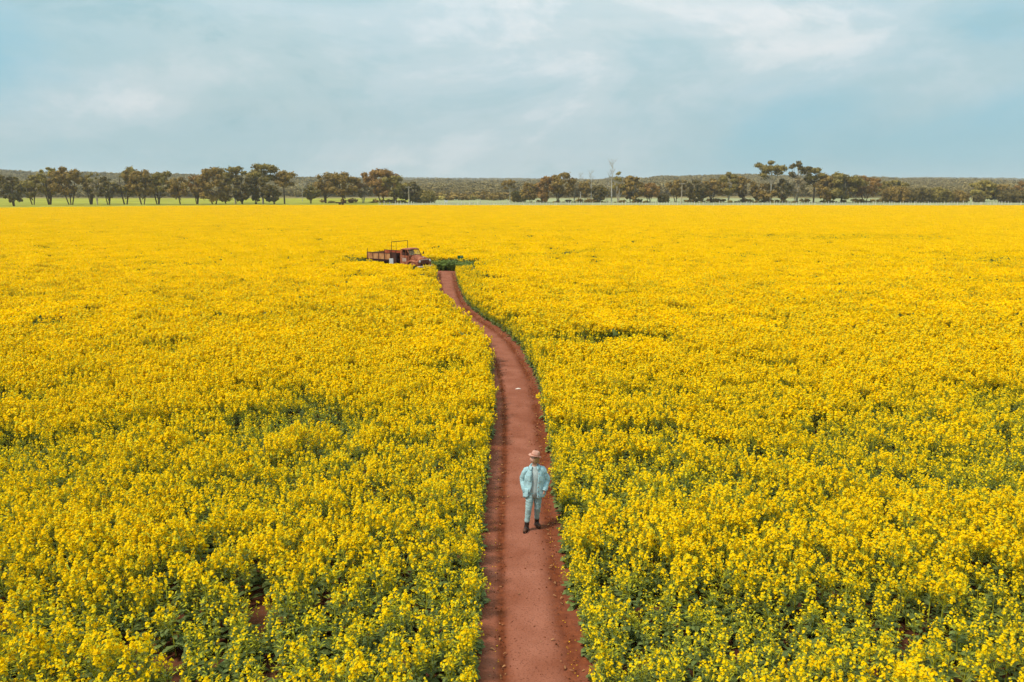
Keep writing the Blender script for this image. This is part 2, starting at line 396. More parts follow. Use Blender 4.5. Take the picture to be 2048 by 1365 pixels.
def hills():
    # low wooded rises far behind the paddocks
    def hz(x, y):
        u = 1024 + x / np.maximum(y, 1) * FPX              # bearing, used only to lay out the ridge's long profile
        prof = np.interp(u, [-1500, -300, 0, 250, 450, 650, 850, 1000, 1200, 1320, 1450, 1560, 1750, 1900, 2048, 2500, 4000],
                         [26, 26, 25, 21, 18, 14, 9, 8, 11, 16, 19, 16, 13, 11, 8, 10, 12])
        rise = np.clip((y - 640) / 700, 0, 1); rise = rise * rise * (3 - 2 * rise)
        return (prof + 9 * (fbm(x / 140, y / 140, 21) - 0.5)) * rise
    xs = np.linspace(-2400, 2400, 121); ys = np.concatenate([np.linspace(560, 1500, 41), [1600, 1750, 1900]])
    X, Y = np.meshgrid(xs, ys); Z = hz(X, Y) + 0.09
    Z[ys > 1500] *= np.array([0.7, 0.4, 0.1])[:, None]
    V = np.stack([X, Y, Z], -1).reshape(-1, 3); I = np.arange(len(V)).reshape(X.shape)
    F = np.stack([I[:-1, :-1], I[:-1, 1:], I[1:, 1:], I[1:, :-1]], -1).reshape(-1, 4)
    o = bpy.data.objects.new('hills', np_mesh('hills', V, F, [M['wood_floor']])); COL.objects.link(o); tag(o, kind='structure')
    xs = np.linspace(-3600, 3600, 91); ys = np.linspace(2300, 3400, 20)
    X, Y = np.meshgrid(xs, ys)
    def hz2(x, y):
        return (26 + 26 * (fbm(x / 500 + 3.2, y / 900, 31) - 0.42)) * np.sin(np.clip((y - 2300) / 1100, 0, 1) * math.pi)
    V = np.stack([X, Y, hz2(X, Y) + 0.1], -1).reshape(-1, 3); I = np.arange(len(V)).reshape(X.shape)
    F = np.stack([I[:-1, :-1], I[:-1, 1:], I[1:, 1:], I[1:, :-1]], -1).reshape(-1, 4)
    o = bpy.data.objects.new('far_hills', np_mesh('far_hills', V, F, [M['wood_floor']])); COL.objects.link(o); tag(o, kind='structure')
    return hz, hz2
hill_z, hill2_z = hills()

# ------------------------------------------------------------------ scatter by geometry nodes (crop, woodland, clods)
def source_collection(name, meshes):
    c = bpy.data.collections.new(name)                     # never linked to the scene
    for i, me in enumerate(meshes):
        c.objects.link(bpy.data.objects.new('%s_%02d' % (name, i), me))
    return c
def scatter(name, pts, rot, scl, idx, coll):
    me = bpy.data.meshes.new(name); pts = np.asarray(pts, np.float32)
    me.vertices.add(len(pts)); me.vertices.foreach_set('co', pts.ravel())
    a = me.attributes.new('rot', 'FLOAT_VECTOR', 'POINT'); a.data.foreach_set('vector', np.asarray(rot, np.float32).ravel())
    a = me.attributes.new('scl', 'FLOAT_VECTOR', 'POINT'); a.data.foreach_set('vector', np.asarray(scl, np.float32).ravel())
    a = me.attributes.new('idx', 'INT', 'POINT'); a.data.foreach_set('value', np.asarray(idx, np.int32))
    o = bpy.data.objects.new(name, me); COL.objects.link(o)
    g = bpy.data.node_groups.new(name + '_scatter', 'GeometryNodeTree')
    g.interface.new_socket('Geometry', in_out='INPUT', socket_type='NodeSocketGeometry')
    g.interface.new_socket('Geometry', in_out='OUTPUT', socket_type='NodeSocketGeometry')
    N, L = g.nodes, g.links
    gi, go = N.new('NodeGroupInput'), N.new('NodeGroupOutput')
    ci = N.new('GeometryNodeCollectionInfo'); ci.inputs['Collection'].default_value = coll
    ci.inputs['Separate Children'].default_value = True; ci.inputs['Reset Children'].default_value = True
    iop = N.new('GeometryNodeInstanceOnPoints'); iop.inputs['Pick Instance'].default_value = True
    def attr(nm, t):
        x = N.new('GeometryNodeInputNamedAttribute'); x.data_type = t; x.inputs['Name'].default_value = nm; return x.outputs['Attribute']
    er = N.new('FunctionNodeEulerToRotation')
    L.new(gi.outputs[0], iop.inputs['Points']); L.new(ci.outputs[0], iop.inputs['Instance'])
    L.new(attr('rot', 'FLOAT_VECTOR'), er.inputs[0]); L.new(er.outputs[0], iop.inputs['Rotation'])
    L.new(attr('scl', 'FLOAT_VECTOR'), iop.inputs['Scale']); L.new(attr('idx', 'INT'), iop.inputs['Instance Index'])
    L.new(iop.outputs[0], go.inputs[0])
    md = o.modifiers.new('scatter', 'NODES'); md.node_group = g
    return o

# ---- canola plants -------------------------------------------------
def leaf_blade(mb, p, d, ln, wd, rng, droop=0.5, slot=0):
    """a broad canola leaf: two quads along a drooping midrib, with wavy edges"""
    d = Vector((d[0], d[1], 0)).normalized(); side = Vector((-d.y, d.x, 0))
    up = Vector((0, 0, 1)); p = Vector(p)
    st = []
    for t, w in ((0, 0.15), (0.4, 1.0), (0.75, 0.8), (1.0, 0.1)):
        q = p + d * ln * t + up * ln * (0.55 * t - droop * t * t)
        ww = wd * w * (0.8 + 0.4 * rng.random())
        tilt = up * ww * rng.uniform(-0.1, 0.35)
        st.append((q - side * ww + tilt, q + side * ww + up * ww * rng.uniform(-0.1, 0.35)))
    V = [tuple(v) for s_ in st for v in s_]
    mb.add(V, [(2 * i, 2 * i + 1, 2 * i + 3, 2 * i + 2) for i in range(3)], slot)

def canola(seed, H=1.15, heads=8, nfl=20, leaves=11, spread=0.20, size=0.017, bud=True):
    """returns separate builders: stems, leaves, blossoms"""
    rng = np.random.default_rng(seed)
    st, lf, bl = MB(), MB(), MB()
    lean = rng.uniform(-0.08, 0.08, 2)
    top = np.array([lean[0], lean[1], H])
    st.tube([(0, 0, 0), (lean[0] * 0.4, lean[1] * 0.4, H * 0.5), tuple(top)], [0.011, 0.008, 0.003], 4, cap=False)
    tips = [top]
    for i in range(heads - 1):
        a = i * 2.4 + rng.uniform(-0.5, 0.5); h0 = H * rng.uniform(0.38, 0.72)
        r = spread * rng.uniform(0.5, 1.1)
        tip = np.array([lean[0] * 0.6 + r * math.cos(a), lean[1] * 0.6 + r * math.sin(a), H * rng.uniform(0.74, 1.0)])
        b0 = np.array([lean[0] * h0 / H, lean[1] * h0 / H, h0])
        mid = b0 * 0.5 + tip * 0.5 + np.array([math.cos(a), math.sin(a), 0]) * r * 0.22
        st.tube([tuple(b0), tuple(mid), tuple(tip)], [0.006, 0.004, 0.002], 3, cap=False)
        tips.append(tip)
    for tip in tips:                                            # racemes: flowers opening below a knot of buds
        n = int(nfl * rng.uniform(0.6, 1.25))
        t = rng.random(n) ** 1.2
        a = rng.uniform(0, 6.283, n); rr = 0.010 + 0.029 * np.sqrt(np.clip(t * 1.6, 0, 1)) * rng.uniform(0.6, 1.2, n)
        L_ = rng.uniform(0.09, 0.20)
        C = tip + np.stack([np.cos(a) * rr, np.sin(a) * rr, -t * L_ + 0.012], 1)
        nr = np.stack([np.cos(a) * 0.8, np.sin(a) * 0.8, 0.9 + 0 * a], 1) + rng.normal(size=(n, 3)) * 0.35
        u, w = rand_frame(rng, nr); s_ = size * rng.uniform(0.8, 1.25, (n, 1))
        V, F = quads(C, u * s_, w * s_)
        for f_ in F.tolist(): bl.f.append(tuple(i_ + bl.n for i_ in f_)); bl.m.append(1 if rng.random() < 0.18 else 0)
        bl.v.append(V); bl.n += len(V)
        if bud:
            C = tip + rng.normal(size=(4, 3)) * 0.007 + np.array([0, 0, 0.014])
            u, w = rand_frame(rng, rng.normal(size=(4, 3)) + np.array([0, 0, 1])); V, F = quads(C, u * 0.008, w * 0.008); bl.add(V, F.tolist(), 1)
        # bare pedicels and young pods under the flowers
        for q in range(13):
            a_ = rng.uniform(0, 6.28); z_ = tip[2] - L_ - rng.uniform(-0.02, 0.14)
            c_ = np.array([tip[0] * 0.97, tip[1] * 0.97, z_]); e_ = c_ + np.array([math.cos(a_) * 0.04, math.sin(a_) * 0.04, 0.025])
            st.add([c_, c_ + (0, 0, 0.009), e_], [(0, 1, 2)])
    for i in range(leaves):
        a = i * 2.4 + rng.uniform(-0.6, 0.6); f = rng.random()
        h0 = H * (0.10 + 0.62 * f)
        ln = (0.25 - 0.16 * f) * rng.uniform(0.7, 1.25)
        leaf_blade(lf, (lean[0] * h0 / H, lean[1] * h0 / H, h0), (math.cos(a), math.sin(a)), ln, ln * (0.30 - 0.1 * f), rng, rng.uniform(0.3, 0.8))
    for i in range(10):
        a = rng.uniform(0, 6.28); h0 = H * rng.uniform(0.55, 0.86); r_ = spread * rng.uniform(0.1, 0.7)
        leaf_blade(st, (r_ * math.cos(a), r_ * math.sin(a), h0), (math.cos(a), math.sin(a)), rng.uniform(0.05, 0.10), 0.012, rng, 0.2)
    return st, lf, bl
def joined(parts, name, mats):
    mb = MB(); off = 0
    for p, nslots in parts:
        for V in p.v: pass
        base = mb.n
        if p.n:
            mb.v.append(np.concatenate(p.v)); mb.f += [tuple(i + base for i in f) for f in p.f]; mb.m += [m_ + off for m_ in p.m]; mb.n += p.n
        off += nslots
    return mb.mesh(name, mats)

FLOWERING = [canola(100 + i, H=h_, heads=n_, nfl=f_, leaves=12, spread=s_) for i, (h_, n_, f_, s_) in enumerate(
    [(1.36, 13, 20, 0.25), (1.28, 11, 19, 0.22), (1.16, 8, 17, 0.19), (1.08, 7, 16, 0.18), (1.0, 6, 14, 0.16), (0.94, 4, 14, 0.14)])]
FULL = [canola(150 + i, H=1.10 + 0.08 * i, heads=13, nfl=13, leaves=7, spread=0.24, size=0.024, bud=False) for i in range(3)]   # sturdy plants in full flower
HALF = [canola(200 + i, H=0.95, heads=5, nfl=9, leaves=16, spread=0.16) for i in range(2)]
GREEN = [canola(300 + i, H=0.62 + 0.1 * i, heads=4, nfl=5, leaves=18, spread=0.14, size=0.014) for i in range(2)]
def patch(seed, S=2.0, heads=330, green=150, yellow=1.0):
    rng = np.random.default_rng(seed)
    n = int(heads * yellow)
    P = np.stack([rng.uniform(-S / 2, S / 2, n), rng.uniform(-S / 2, S / 2, n), 1.0 - 0.24 * rng.random(n) ** 1.6], 1)
    P = np.repeat(P, 3, 0) + rng.normal(size=(n * 3, 3)) * np.array([0.03, 0.03, 0.035])
    u, w = rand_frame(rng, rng.normal(size=(len(P), 3)) + np.array([0, 0, 0.8])); s_ = 0.036 * rng.uniform(0.7, 1.3, (len(P), 1))
    V1, F1 = quads(P, u * s_, w * s_)
    G = np.stack([rng.uniform(-S / 2, S / 2, green), rng.uniform(-S / 2, S / 2, green), rng.uniform(0.25, 0.85, green)], 1)
    u, w = rand_frame(rng, rng.normal(size=(green, 3)) * np.array([1, 1, 0.5]) + np.array([0, 0, 0.3])); s_ = rng.uniform(0.06, 0.13, (green, 1))
    V2, F2 = quads(G, u * s_, w * s_ * 1.3)
    return np_mesh('crop_patch', np.concatenate([V1, V2]), np.concatenate([F1, F2 + len(V1)]), [M['petal'], M['leaf']], np.r_[np.zeros(len(F1)), np.ones(len(F2))])
def weed(seed, H=1.0):
    rng = np.random.default_rng(seed); st, lf = MB(), MB()
    for k_ in range(7):
        a = rng.uniform(0, 6.28); r = rng.uniform(0.05, 0.3); h = H * rng.uniform(0.7, 1.05)
        tip = (r * math.cos(a), r * math.sin(a), h)
        st.tube([(0.02 * math.cos(a), 0.02 * math.sin(a), 0), (tip[0] * 0.5, tip[1] * 0.5, h * 0.55), tip], [0.009, 0.006, 0.002], 3, cap=False)
        for j in range(9):
            f = rng.random(); leaf_blade(lf, (tip[0] * f, tip[1] * f, h * f), (rng.normal(), rng.normal()), rng.uniform(0.14, 0.26), 0.055, rng, 0.6)
    return joined([(st, 1), (lf, 1)], 'weed', [M['stem'], M['weed']])
PM = [M['stem'], M['leaf'], M['petal'], M['bud']]
srcs = [joined([(a, 1), (b, 1), (c, 2)], 'plant', PM) for a, b, c in FLOWERING + HALF + GREEN]      # 0-5 flowering, 6-7 half, 8-9 green
srcs += [patch(400 + i) for i in range(4)] + [patch(410, yellow=0.45, green=260)]                    # 10-13, 14
srcs += [weed(500, 1.0), weed(501, 0.85)] + [joined([(a, 1), (b, 1), (c, 2)], 'plant', PM) for a, b, c in FULL]   # 17-19: in full flower
#                                                            # 15-16
CROP = source_collection('crop_source', srcs)

# truck place, needed for the clearing
TR_YAW = R(-33)
TRUCK = ground_at(853, 545.5)
def in_truck(x, y, m=0.5):
    dx, dy = x - TRUCK.x, y - TRUCK.y
    c, s = math.cos(-TR_YAW), math.sin(-TR_YAW)
    lx, ly = dx * c - dy * s, dx * s + dy * c
    return (lx > -6.0 - m) & (lx < 0.15 + m * 0.6) & (np.abs(ly) < 1.2 + m)
def seg_dist(x, y, P):
    d = np.full(np.shape(x), 1e9)
    for a, b in zip(P[:-1], P[1:]):
        vx, vy = b.x - a.x, b.y - a.y; L2 = vx * vx + vy * vy
        t = np.clip(((x - a.x) * vx + (y - a.y) * vy) / L2, 0, 1)
        d = np.minimum(d, np.hypot(x - a.x - t * vx, y - a.y - t * vy))
    return d
TRAMS = [  # thin green lines where a wheel once ran through the crop
    ([ground_at(*p, z=0.8) for p in [(1145, 860), (1300, 868), (1450, 885), (1600, 915), (1800, 948), (2100, 985)]], 0.34),
    ([ground_at(*p, z=0.9) for p in [(935, 530), (1030, 516), (1180, 502), (1320, 494)]], 0.55),
    ([ground_at(*p, z=0.9) for p in [(1000, 575), (1120, 580)]], 0.7),
    ([ground_at(*p, z=0.9) for p in [(300, 527), (420, 529)]], 0.8),
    ([ground_at(*p, z=0.9) for p in [(60, 445), (180, 448), (330, 452), (430, 453)]], 1.6),
    ([ground_at(*p, z=0.9) for p in [(1690, 476), (1860, 478)]], 1.0),
    ([ground_at(*p, z=0.9) for p in [(1330, 580), (1500, 590), (1640, 605)]], 0.7),
    ([ground_at(*p, z=0.9) for p in [(560, 750), (640, 800), (700, 850)]], 0.30),
    ([ground_at(*p, z=0.8) for p in [(300, 940), (420, 985), (480, 1015)]], 0.32),
]
weedy_a = [ground_at(870, 530, 0.5), ground_at(900, 532, 0.5), ground_at(925, 534, 0.5)]
nose = [Vector((TRUCK.x - 0.9, TRUCK.y - 1.2, 0)), Vector((END[0], END[1], 0))]
weedy_b = [ground_at(665, 520, 0.6), ground_at(728, 522, 0.6)]

def grid(y0, y1, cell, rng, half=0.70, mar=4.0):
    X = half * y1 + mar
    nx, ny = int(2 * X / cell), int((y1 - y0) / cell)
    gx, gy = np.meshgrid(np.arange(nx), np.arange(ny))
    x = -X + (gx + rng.random(gx.shape)) * cell; y = y0 + (gy + rng.random(gy.shape)) * cell
    x, y = x.ravel(), y.ravel(); k_ = np.abs(x) < half * y + mar
    return x[k_], y[k_]
def crop():
    rng = np.random.default_rng(11)
    P, ROT, SCL, IDX = [], [], [], []
    near = []
    for y0, y1, cell, s0 in ((3, 34, 0.25, 1.06), (34, 78, 0.34, 1.25)):
        x, y = grid(y0, y1, cell, rng)
        off, ii = path_dist(x, y)
        jag = 0.16 * (fbm(x * 1.1, y * 1.1, 41) - 0.5) * 2
        ok = ~((off > -0.95 + jag * 0.8) & (off < 0.90 + jag))
        ok &= ~in_truck(x, y, 0.7)
        ok &= ~(np.hypot(x - END[0] + 0.15, y - END[1] - 0.15) < 1.35)
        ok &= ~(seg_dist(x, y, nose) < 1.45)
        # how green: slow patches, tram lines, edges
        g = fbm(x * 0.16, y * 0.28, 51, 4) + 0.45 * (fbm(x * 0.7, y * 0.7, 61, 3) - 0.5)
        for line, w in TRAMS:
            g = g + np.interp(y, [15, 30, 60], [0.26, 0.30, 0.38]) * np.exp(-(seg_dist(x, y, line) / w) ** 2) * (0.4 + 1.2 * fbm(x * 1.3, y * 1.3, 66))
        g = g + np.interp(y, [12, 30], [1.2, 1.9]) * np.clip(fbm(x * 0.20, y * 0.42, 55, 3) - 0.63, 0, 0.2)
        redge = np.exp(-np.clip(off - 0.9, 0, None) / 0.32) * (off > 0)
        ledge = np.exp(-np.clip(-0.95 - off, 0, None) / 0.18) * (off < 0)
        g = g + 0.36 * redge + 0.20 * ledge
        near_k = np.clip((15.0 - y) / 4.5, 0, 1)                 # towards the viewer the crop stands thinner and greener
        g = g + np.interp(y, [10, 15, 22, 30, 50], [0.21, 0.10, 0.02, -0.08, -0.20]) + 0.10 * near_k * np.clip(-x / 6, 0, 1)
        u = rng.random(len(x))
        idx = rng.integers(0, 6, len(x))
        idx = np.where(rng.random(len(x)) < np.clip((y - 17) / 15, 0, 1), rng.integers(17, 20, len(x)), idx)
        gg = g + 0.30 * (u - 0.5)
        idx = np.where(gg > 0.60, rng.integers(6, 8, len(x)), idx)
        idx = np.where(gg > 0.80, rng.integers(8, 10, len(x)), idx)
        gap = fbm(x * 1.9, y * 1.9, 73, 2)
        idx = np.where((gap > 0.72) & (y < 26), rng.integers(8, 10, len(x)), idx)
        bare = (gap > 0.82 - 0.05 * near_k) | (g > 0.93) & (u < 0.30) | ((near_k > 0.3) & (x < -4) & (fbm(x * 0.9, y * 0.9, 71) > 0.67))
        ok &= ~bare
        # rank weeds round the truck
        wd = (seg_dist(x, y, weedy_a) < 1.7 + 0.6 * (u - 0.5)) & (off < 90)
        wd |= seg_dist(x, y, weedy_b) < 1.3
        idx = np.where(wd, rng.integers(15, 17, len(x)), idx)
        ok &= (y < 36) | (rng.random(len(x)) > (y - 36) / 40) | (idx == 15) | (idx == 16)
        ok &= y < edge_y(x)
        hgt = 0.72 + 0.24 * fbm(x * 0.35, y * 0.35, 81) + rng.normal(size=len(x)) * 0.085
        hgt = hgt * (1 - 0.14 * np.exp(-((np.hypot(x - TRUCK.x + 2, y - TRUCK.y + 3)) / 8) ** 2))
        s = np.stack([hgt * s0, hgt * s0, hgt * (1 + 0.1 * (s0 - 1))], 1)
        rot = np.stack([rng.normal(size=len(x)) * 0.07, rng.normal(size=len(x)) * 0.07 + 0.02, rng.uniform(0, 6.283, len(x))], 1)
        x, y, idx, s, rot = x[ok], y[ok], idx[ok], s[ok], rot[ok]
        if y0 == 3:                                           # the nearest plants in view become individuals
            vis = (y > 9.7) & (np.abs(x) < 0.66 * (y + 0.4)) & (idx < 10)
            order = np.where(vis)[0]; order = order[np.argsort(np.hypot(x[order] * 0.35, y[order]))][:300]
            near = [(x[i], y[i], int(idx[i]), s[i], rot[i]) for i in order]
            keep = np.ones(len(x), bool); keep[order] = False
            x, y, idx, s, rot = x[keep], y[keep], idx[keep], s[keep], rot[keep]
        P.append(np.stack([x, y, 0 * x], 1)); ROT.append(rot); SCL.append(s); IDX.append(idx)
    # leafy rows hugging both sides of the path
    n = 2600
    ii = rng.integers(0, len(CL), n); sd = rng.random(n) < 0.62
    off = np.where(sd, rng.normal(1.02, 0.11, n), -rng.normal(1.02, 0.07, n))
    x = CL[ii, 0] + CL[ii, 3] * off + CL[ii, 2] * rng.uniform(-.15, .15, n); y = CL[ii, 1] - CL[ii, 2] * off + CL[ii, 3] * rng.uniform(-.15, .15, n)
    k_ = (y > 3) & ~in_truck(x, y, 0.5) & ~(seg_dist(x, y, nose) < 1.3) & (np.abs(path_dist(x, y)[0]) > 0.86)
    x, y, sd = x[k_], y[k_], sd[k_]; n = len(x)
    hg = np.where(sd, rng.uniform(0.45, 0.95, n), rng.uniform(0.55, 0.95, n))
    P.append(np.stack([x, y, 0 * x], 1)); ROT.append(np.stack([rng.normal(size=n) * 0.1, rng.normal(size=n) * 0.1, rng.uniform(0, 6.28, n)], 1))
    SCL.append(np.stack([hg, hg, hg], 1)); IDX.append(np.where(rng.random(n) < 0.62, rng.integers(8, 10, n), rng.integers(6, 8, n)))
    x, y = grid(28, 300, 1.75, rng, 0.70, 10)
    g = fbm(x * 0.022, y * 0.13, 51, 4)
    for line, w in TRAMS: g = g + 0.4 * np.exp(-(seg_dist(x, y, line) / (w + 0.9)) ** 2)
    idx = np.where(g > 0.70 - 0.05 * (y < 90), 14, rng.integers(10, 14, len(x)))
    wd = seg_dist(x, y, weedy_a) < 1.2
    off, ii = path_dist(x, y)
    ok = (y < edge_y(x) - 1) & ~wd & (rng.random(len(x)) < (y - 28) / 30) & ~((np.abs(off) < 2.3) & (y < 75)) & ~in_truck(x, y, 2.2) & ~(seg_dist(x, y, nose) < 3)
    s = (0.94 + 0.16 * fbm(x * 0.1, y * 0.1, 83))[:, None] * np.array([[1.05, 1.05, 1.0]])
    rot = np.stack([0 * x, 0 * x, rng.uniform(0, 6.283, len(x))], 1)
    P.append(np.stack([x, y, 0 * x], 1)[ok]); ROT.append(rot[ok]); SCL.append(s[ok]); IDX.append(idx[ok])
    o = scatter('canola_crop', np.concatenate(P), np.concatenate(ROT), np.concatenate(SCL), np.concatenate(IDX), CROP)
    tag(o, 'dense yellow flowering canola crop filling the field on both sides of the path', 'crop', kind='stuff')
    return near
NEAR = crop()
print('near plants', len(NEAR))

# ------------------------------------------------------------------ trees
def crown_leaves(clumps, rng, size, dens, flat=1.0):
    Vs, n0, Fs = [], 0, []
    for c, r, rz in clumps:
        n = max(12, int(dens * r * (r + rz)))
        d = rng.normal(size=(n, 3)); d /= np.linalg.norm(d, axis=1, keepdims=True)
        rad = rng.random(n) ** 0.45
        lump = 0.8 + 0.35 * np.sin(d[:, 0] * 5 + c[0]) * np.sin(d[:, 1] * 4 + c[1]) + 0.12 * rng.normal(size=n)
        C = np.array(c) + d * (rad * lump)[:, None] * np.array([r, r, rz])
        u, w = rand_frame(rng, d + rng.normal(size=(n, 3)) * 0.45 + np.array([0, 0, 0.3]))
        s_ = size * rng.uniform(0.55, 1.35, (n, 1))
        V, F = quads(C, u * s_, w * s_ * 0.7); Vs.append(V); Fs.append(F + n0); n0 += len(V)
    return np.concatenate(Vs), np.concatenate(Fs)

def make_tree(name, loc, H, W, kind, leaf, bark, seed, label, cat='tree', group=None, detail=1.0):
    rng = np.random.default_rng(seed); root = empty(name, loc, rng.uniform(0, 6.28) if kind not in ('dead',) else 0)
    tag(root, label, cat, group)
    tr = MB(); clumps = []
    Rw = W / 2
    r0 = max(0.10, 0.024 * H) * (1.0 if kind != 'slim' else 0.6)
    lean = rng.uniform(-0.05, 0.05, 2) * H
    def pt(f, k=1.0): return np.array([lean[0] * f * f * k, lean[1] * f * f * k, H * f])
    if kind in ('round', 'dense', 'sparse'):
        lo = {'round': 0.24, 'dense': 0.10, 'sparse': 0.30}[kind]
        n = {'round': 24, 'dense': 28, 'sparse': 20}[kind]
        skew = rng.uniform(-0.22, 0.22) * W
        stems = rng.integers(2, 5) if kind != 'dense' else 2
        for s_ in range(stems):
            a = rng.uniform(0, 6.28); o = np.array([math.cos(a), math.sin(a), 0]) * (0.10 * W if stems > 1 else 0.0)
            tr.tube([tuple(o * 0.4), tuple(pt(0.35) + o * 1.2), tuple(pt(0.75) + o * 1.6)], [r0 / stems ** 0.5 * 1.2, r0 * 0.65, r0 * 0.25], 6)
        for i in range(n):
            f = (i + 0.5) / n; zc = lo + 0.06 + (0.86 - lo) * f
            prof = math.sin(math.pi * min(1, 0.22 + 0.70 * ((zc - lo) / (1 - lo)) ** 0.9)) ** 0.7
            a = i * 2.4 + rng.uniform(-0.4, 0.4); rr = Rw * 0.80 * prof * rng.uniform(0.40, 1.28)
            if i == n - 1: rr *= 0.3
            if i < 5: rr *= 0.62
            c = np.array([math.cos(a) * rr + lean[0] * zc + skew * zc, math.sin(a) * rr + lean[1] * zc, H * zc])
            c[2] += H * rng.normal() * 0.025; r = Rw * rng.uniform(0.12, 0.38)
            if rng.random() < 0.08: continue
            clumps.append((c, r, min(r * 0.75, H * 0.12)))
            if i % 3 == 0:
                b0 = pt(max(0.15, zc - 0.28)); tr.tube([tuple(b0), tuple(b0 * 0.45 + c * 0.55 - np.array([0, 0, 0.02 * H])), tuple(c)], [r0 * 0.5, r0 * 0.32, r0 * 0.12], 5)
        dens = {'round': 52, 'dense': 58, 'sparse': 26}[kind]
    elif kind == 'umbrella':
        tr.tube([(0, 0, 0), tuple(pt(0.3)), tuple(pt(0.62))], [r0 * 1.05, r0 * 0.8, r0 * 0.5], 6)
        n = 13
        for i in range(n):
            a = i * 2.4 + rng.uniform(-0.4, 0.4)
            if i < 9: zc = rng.uniform(0.80, 0.94) - 0.10 * (i % 3 == 0); rr = Rw * (0.15 + 0.62 * (i / 8))
            else: zc = rng.uniform(0.52, 0.72); rr = Rw * rng.uniform(0.3, 0.65)
            if i < 9: zc -= 0.12 * (rr / Rw) ** 2
            c = np.array([math.cos(a) * rr + lean[0], math.sin(a) * rr + lean[1], H * zc])
            r = Rw * rng.uniform(0.24, 0.38); clumps.append((c, r, r * 0.55))
            b0 = pt(rng.uniform(0.40, 0.60)); tr.tube([tuple(b0), tuple(b0 * 0.5 + c * 0.5 + np.array([math.cos(a), math.sin(a), 0]) * 0.08 * W), tuple(c)], [r0 * 0.45, r0 * 0.3, r0 * 0.12], 5)
        dens = 36
    elif kind == 'slim':
        tr.tube([(0, 0, 0), tuple(pt(0.5)), tuple(pt(0.9))], [r0, r0 * 0.7, r0 * 0.3], 5)
        for i in range(8):
            zc = 0.42 + 0.52 * i / 7; a = i * 2.4; rr = Rw * 0.4
            c = np.array([math.cos(a) * rr + lean[0] * zc, math.sin(a) * rr + lean[1] * zc, H * zc]); r = Rw * rng.uniform(0.4, 0.62)
            clumps.append((c, r, r * 0.9)); tr.tube([tuple(pt(zc - 0.12)), tuple(c)], [r0 * 0.4, r0 * 0.12], 4)
        dens = 30
    elif kind == 'shrub':
        for s_ in range(5):
            a = s_ * 1.256 + rng.uniform(-.3, .3); tr.tube([(0.1 * math.cos(a), 0.1 * math.sin(a), 0), (Rw * 0.45 * math.cos(a), Rw * 0.45 * math.sin(a), H * 0.6)], [0.12, 0.04], 5)
        n = 14
        for i in range(n):
            a = i * 2.4; rr = Rw * 0.72 * math.sqrt((i + 0.5) / n); zc = (0.70 - 0.34 * (rr / Rw) ** 2) * rng.uniform(0.75, 1.08)
            r = Rw * rng.uniform(0.28, 0.42); clumps.append((np.array([math.cos(a) * rr, math.sin(a) * rr, H * zc]), r, min(r, H * 0.34)))
            clumps.append((np.array([math.cos(a) * rr * 1.05, math.sin(a) * rr * 1.05, H * 0.22]), r * 0.8, H * 0.24))
        dens = 34
    elif kind == 'dead':
        P = [pt(f, 0.6) + np.array([rng.normal() * 0.012 * H, 0, 0]) * f for f in np.linspace(0, 1, 7)]; P[0] = np.zeros(3)
        tr.tube([tuple(p) for p in P], [r0 * 0.62 * (1 - 0.85 * f) for f in np.linspace(0, 1, 7)], 6)
        for i in range(17):
            f = rng.uniform(0.45, 0.98); b0 = np.array([np.interp(f, np.linspace(0, 1, 7), [p[j] for p in P]) for j in range(3)])
            a = rng.choice([0, math.pi]) + rng.uniform(-0.9, 0.9); ln = W * 0.5 * rng.uniform(0.3, 1.0) * (1.25 - 0.6 * f)
            e = b0 + np.array([math.cos(a) * ln, math.sin(a) * ln, ln * rng.uniform(1.0, 2.2)]); e[2] = min(e[2], H * 1.02)
            m_ = b0 * 0.45 + e * 0.55 - np.array([0, 0, 0.1 * ln])
            tr.tube([tuple(b0), tuple(m_), tuple(e)], [r0 * 0.17, r0 * 0.11, r0 * 0.05], 4)
            for q in range(2):
                e2 = m_ + np.array([rng.normal() * 0.3, rng.normal() * 0.3, rng.uniform(0.2, 0.7)]) * ln; tr.tube([tuple(m_), tuple(e2)], [r0 * 0.18, r0 * 0.06], 3)
        dens = 0
    tr.build('trunk', bark, root)
    if clumps:
        V, F = crown_leaves(clumps, rng, 0.30, dens * detail)
        o = bpy.data.objects.new('crown', np_mesh('crown', V, F, [leaf])); COL.objects.link(o); o.parent = root
    return root

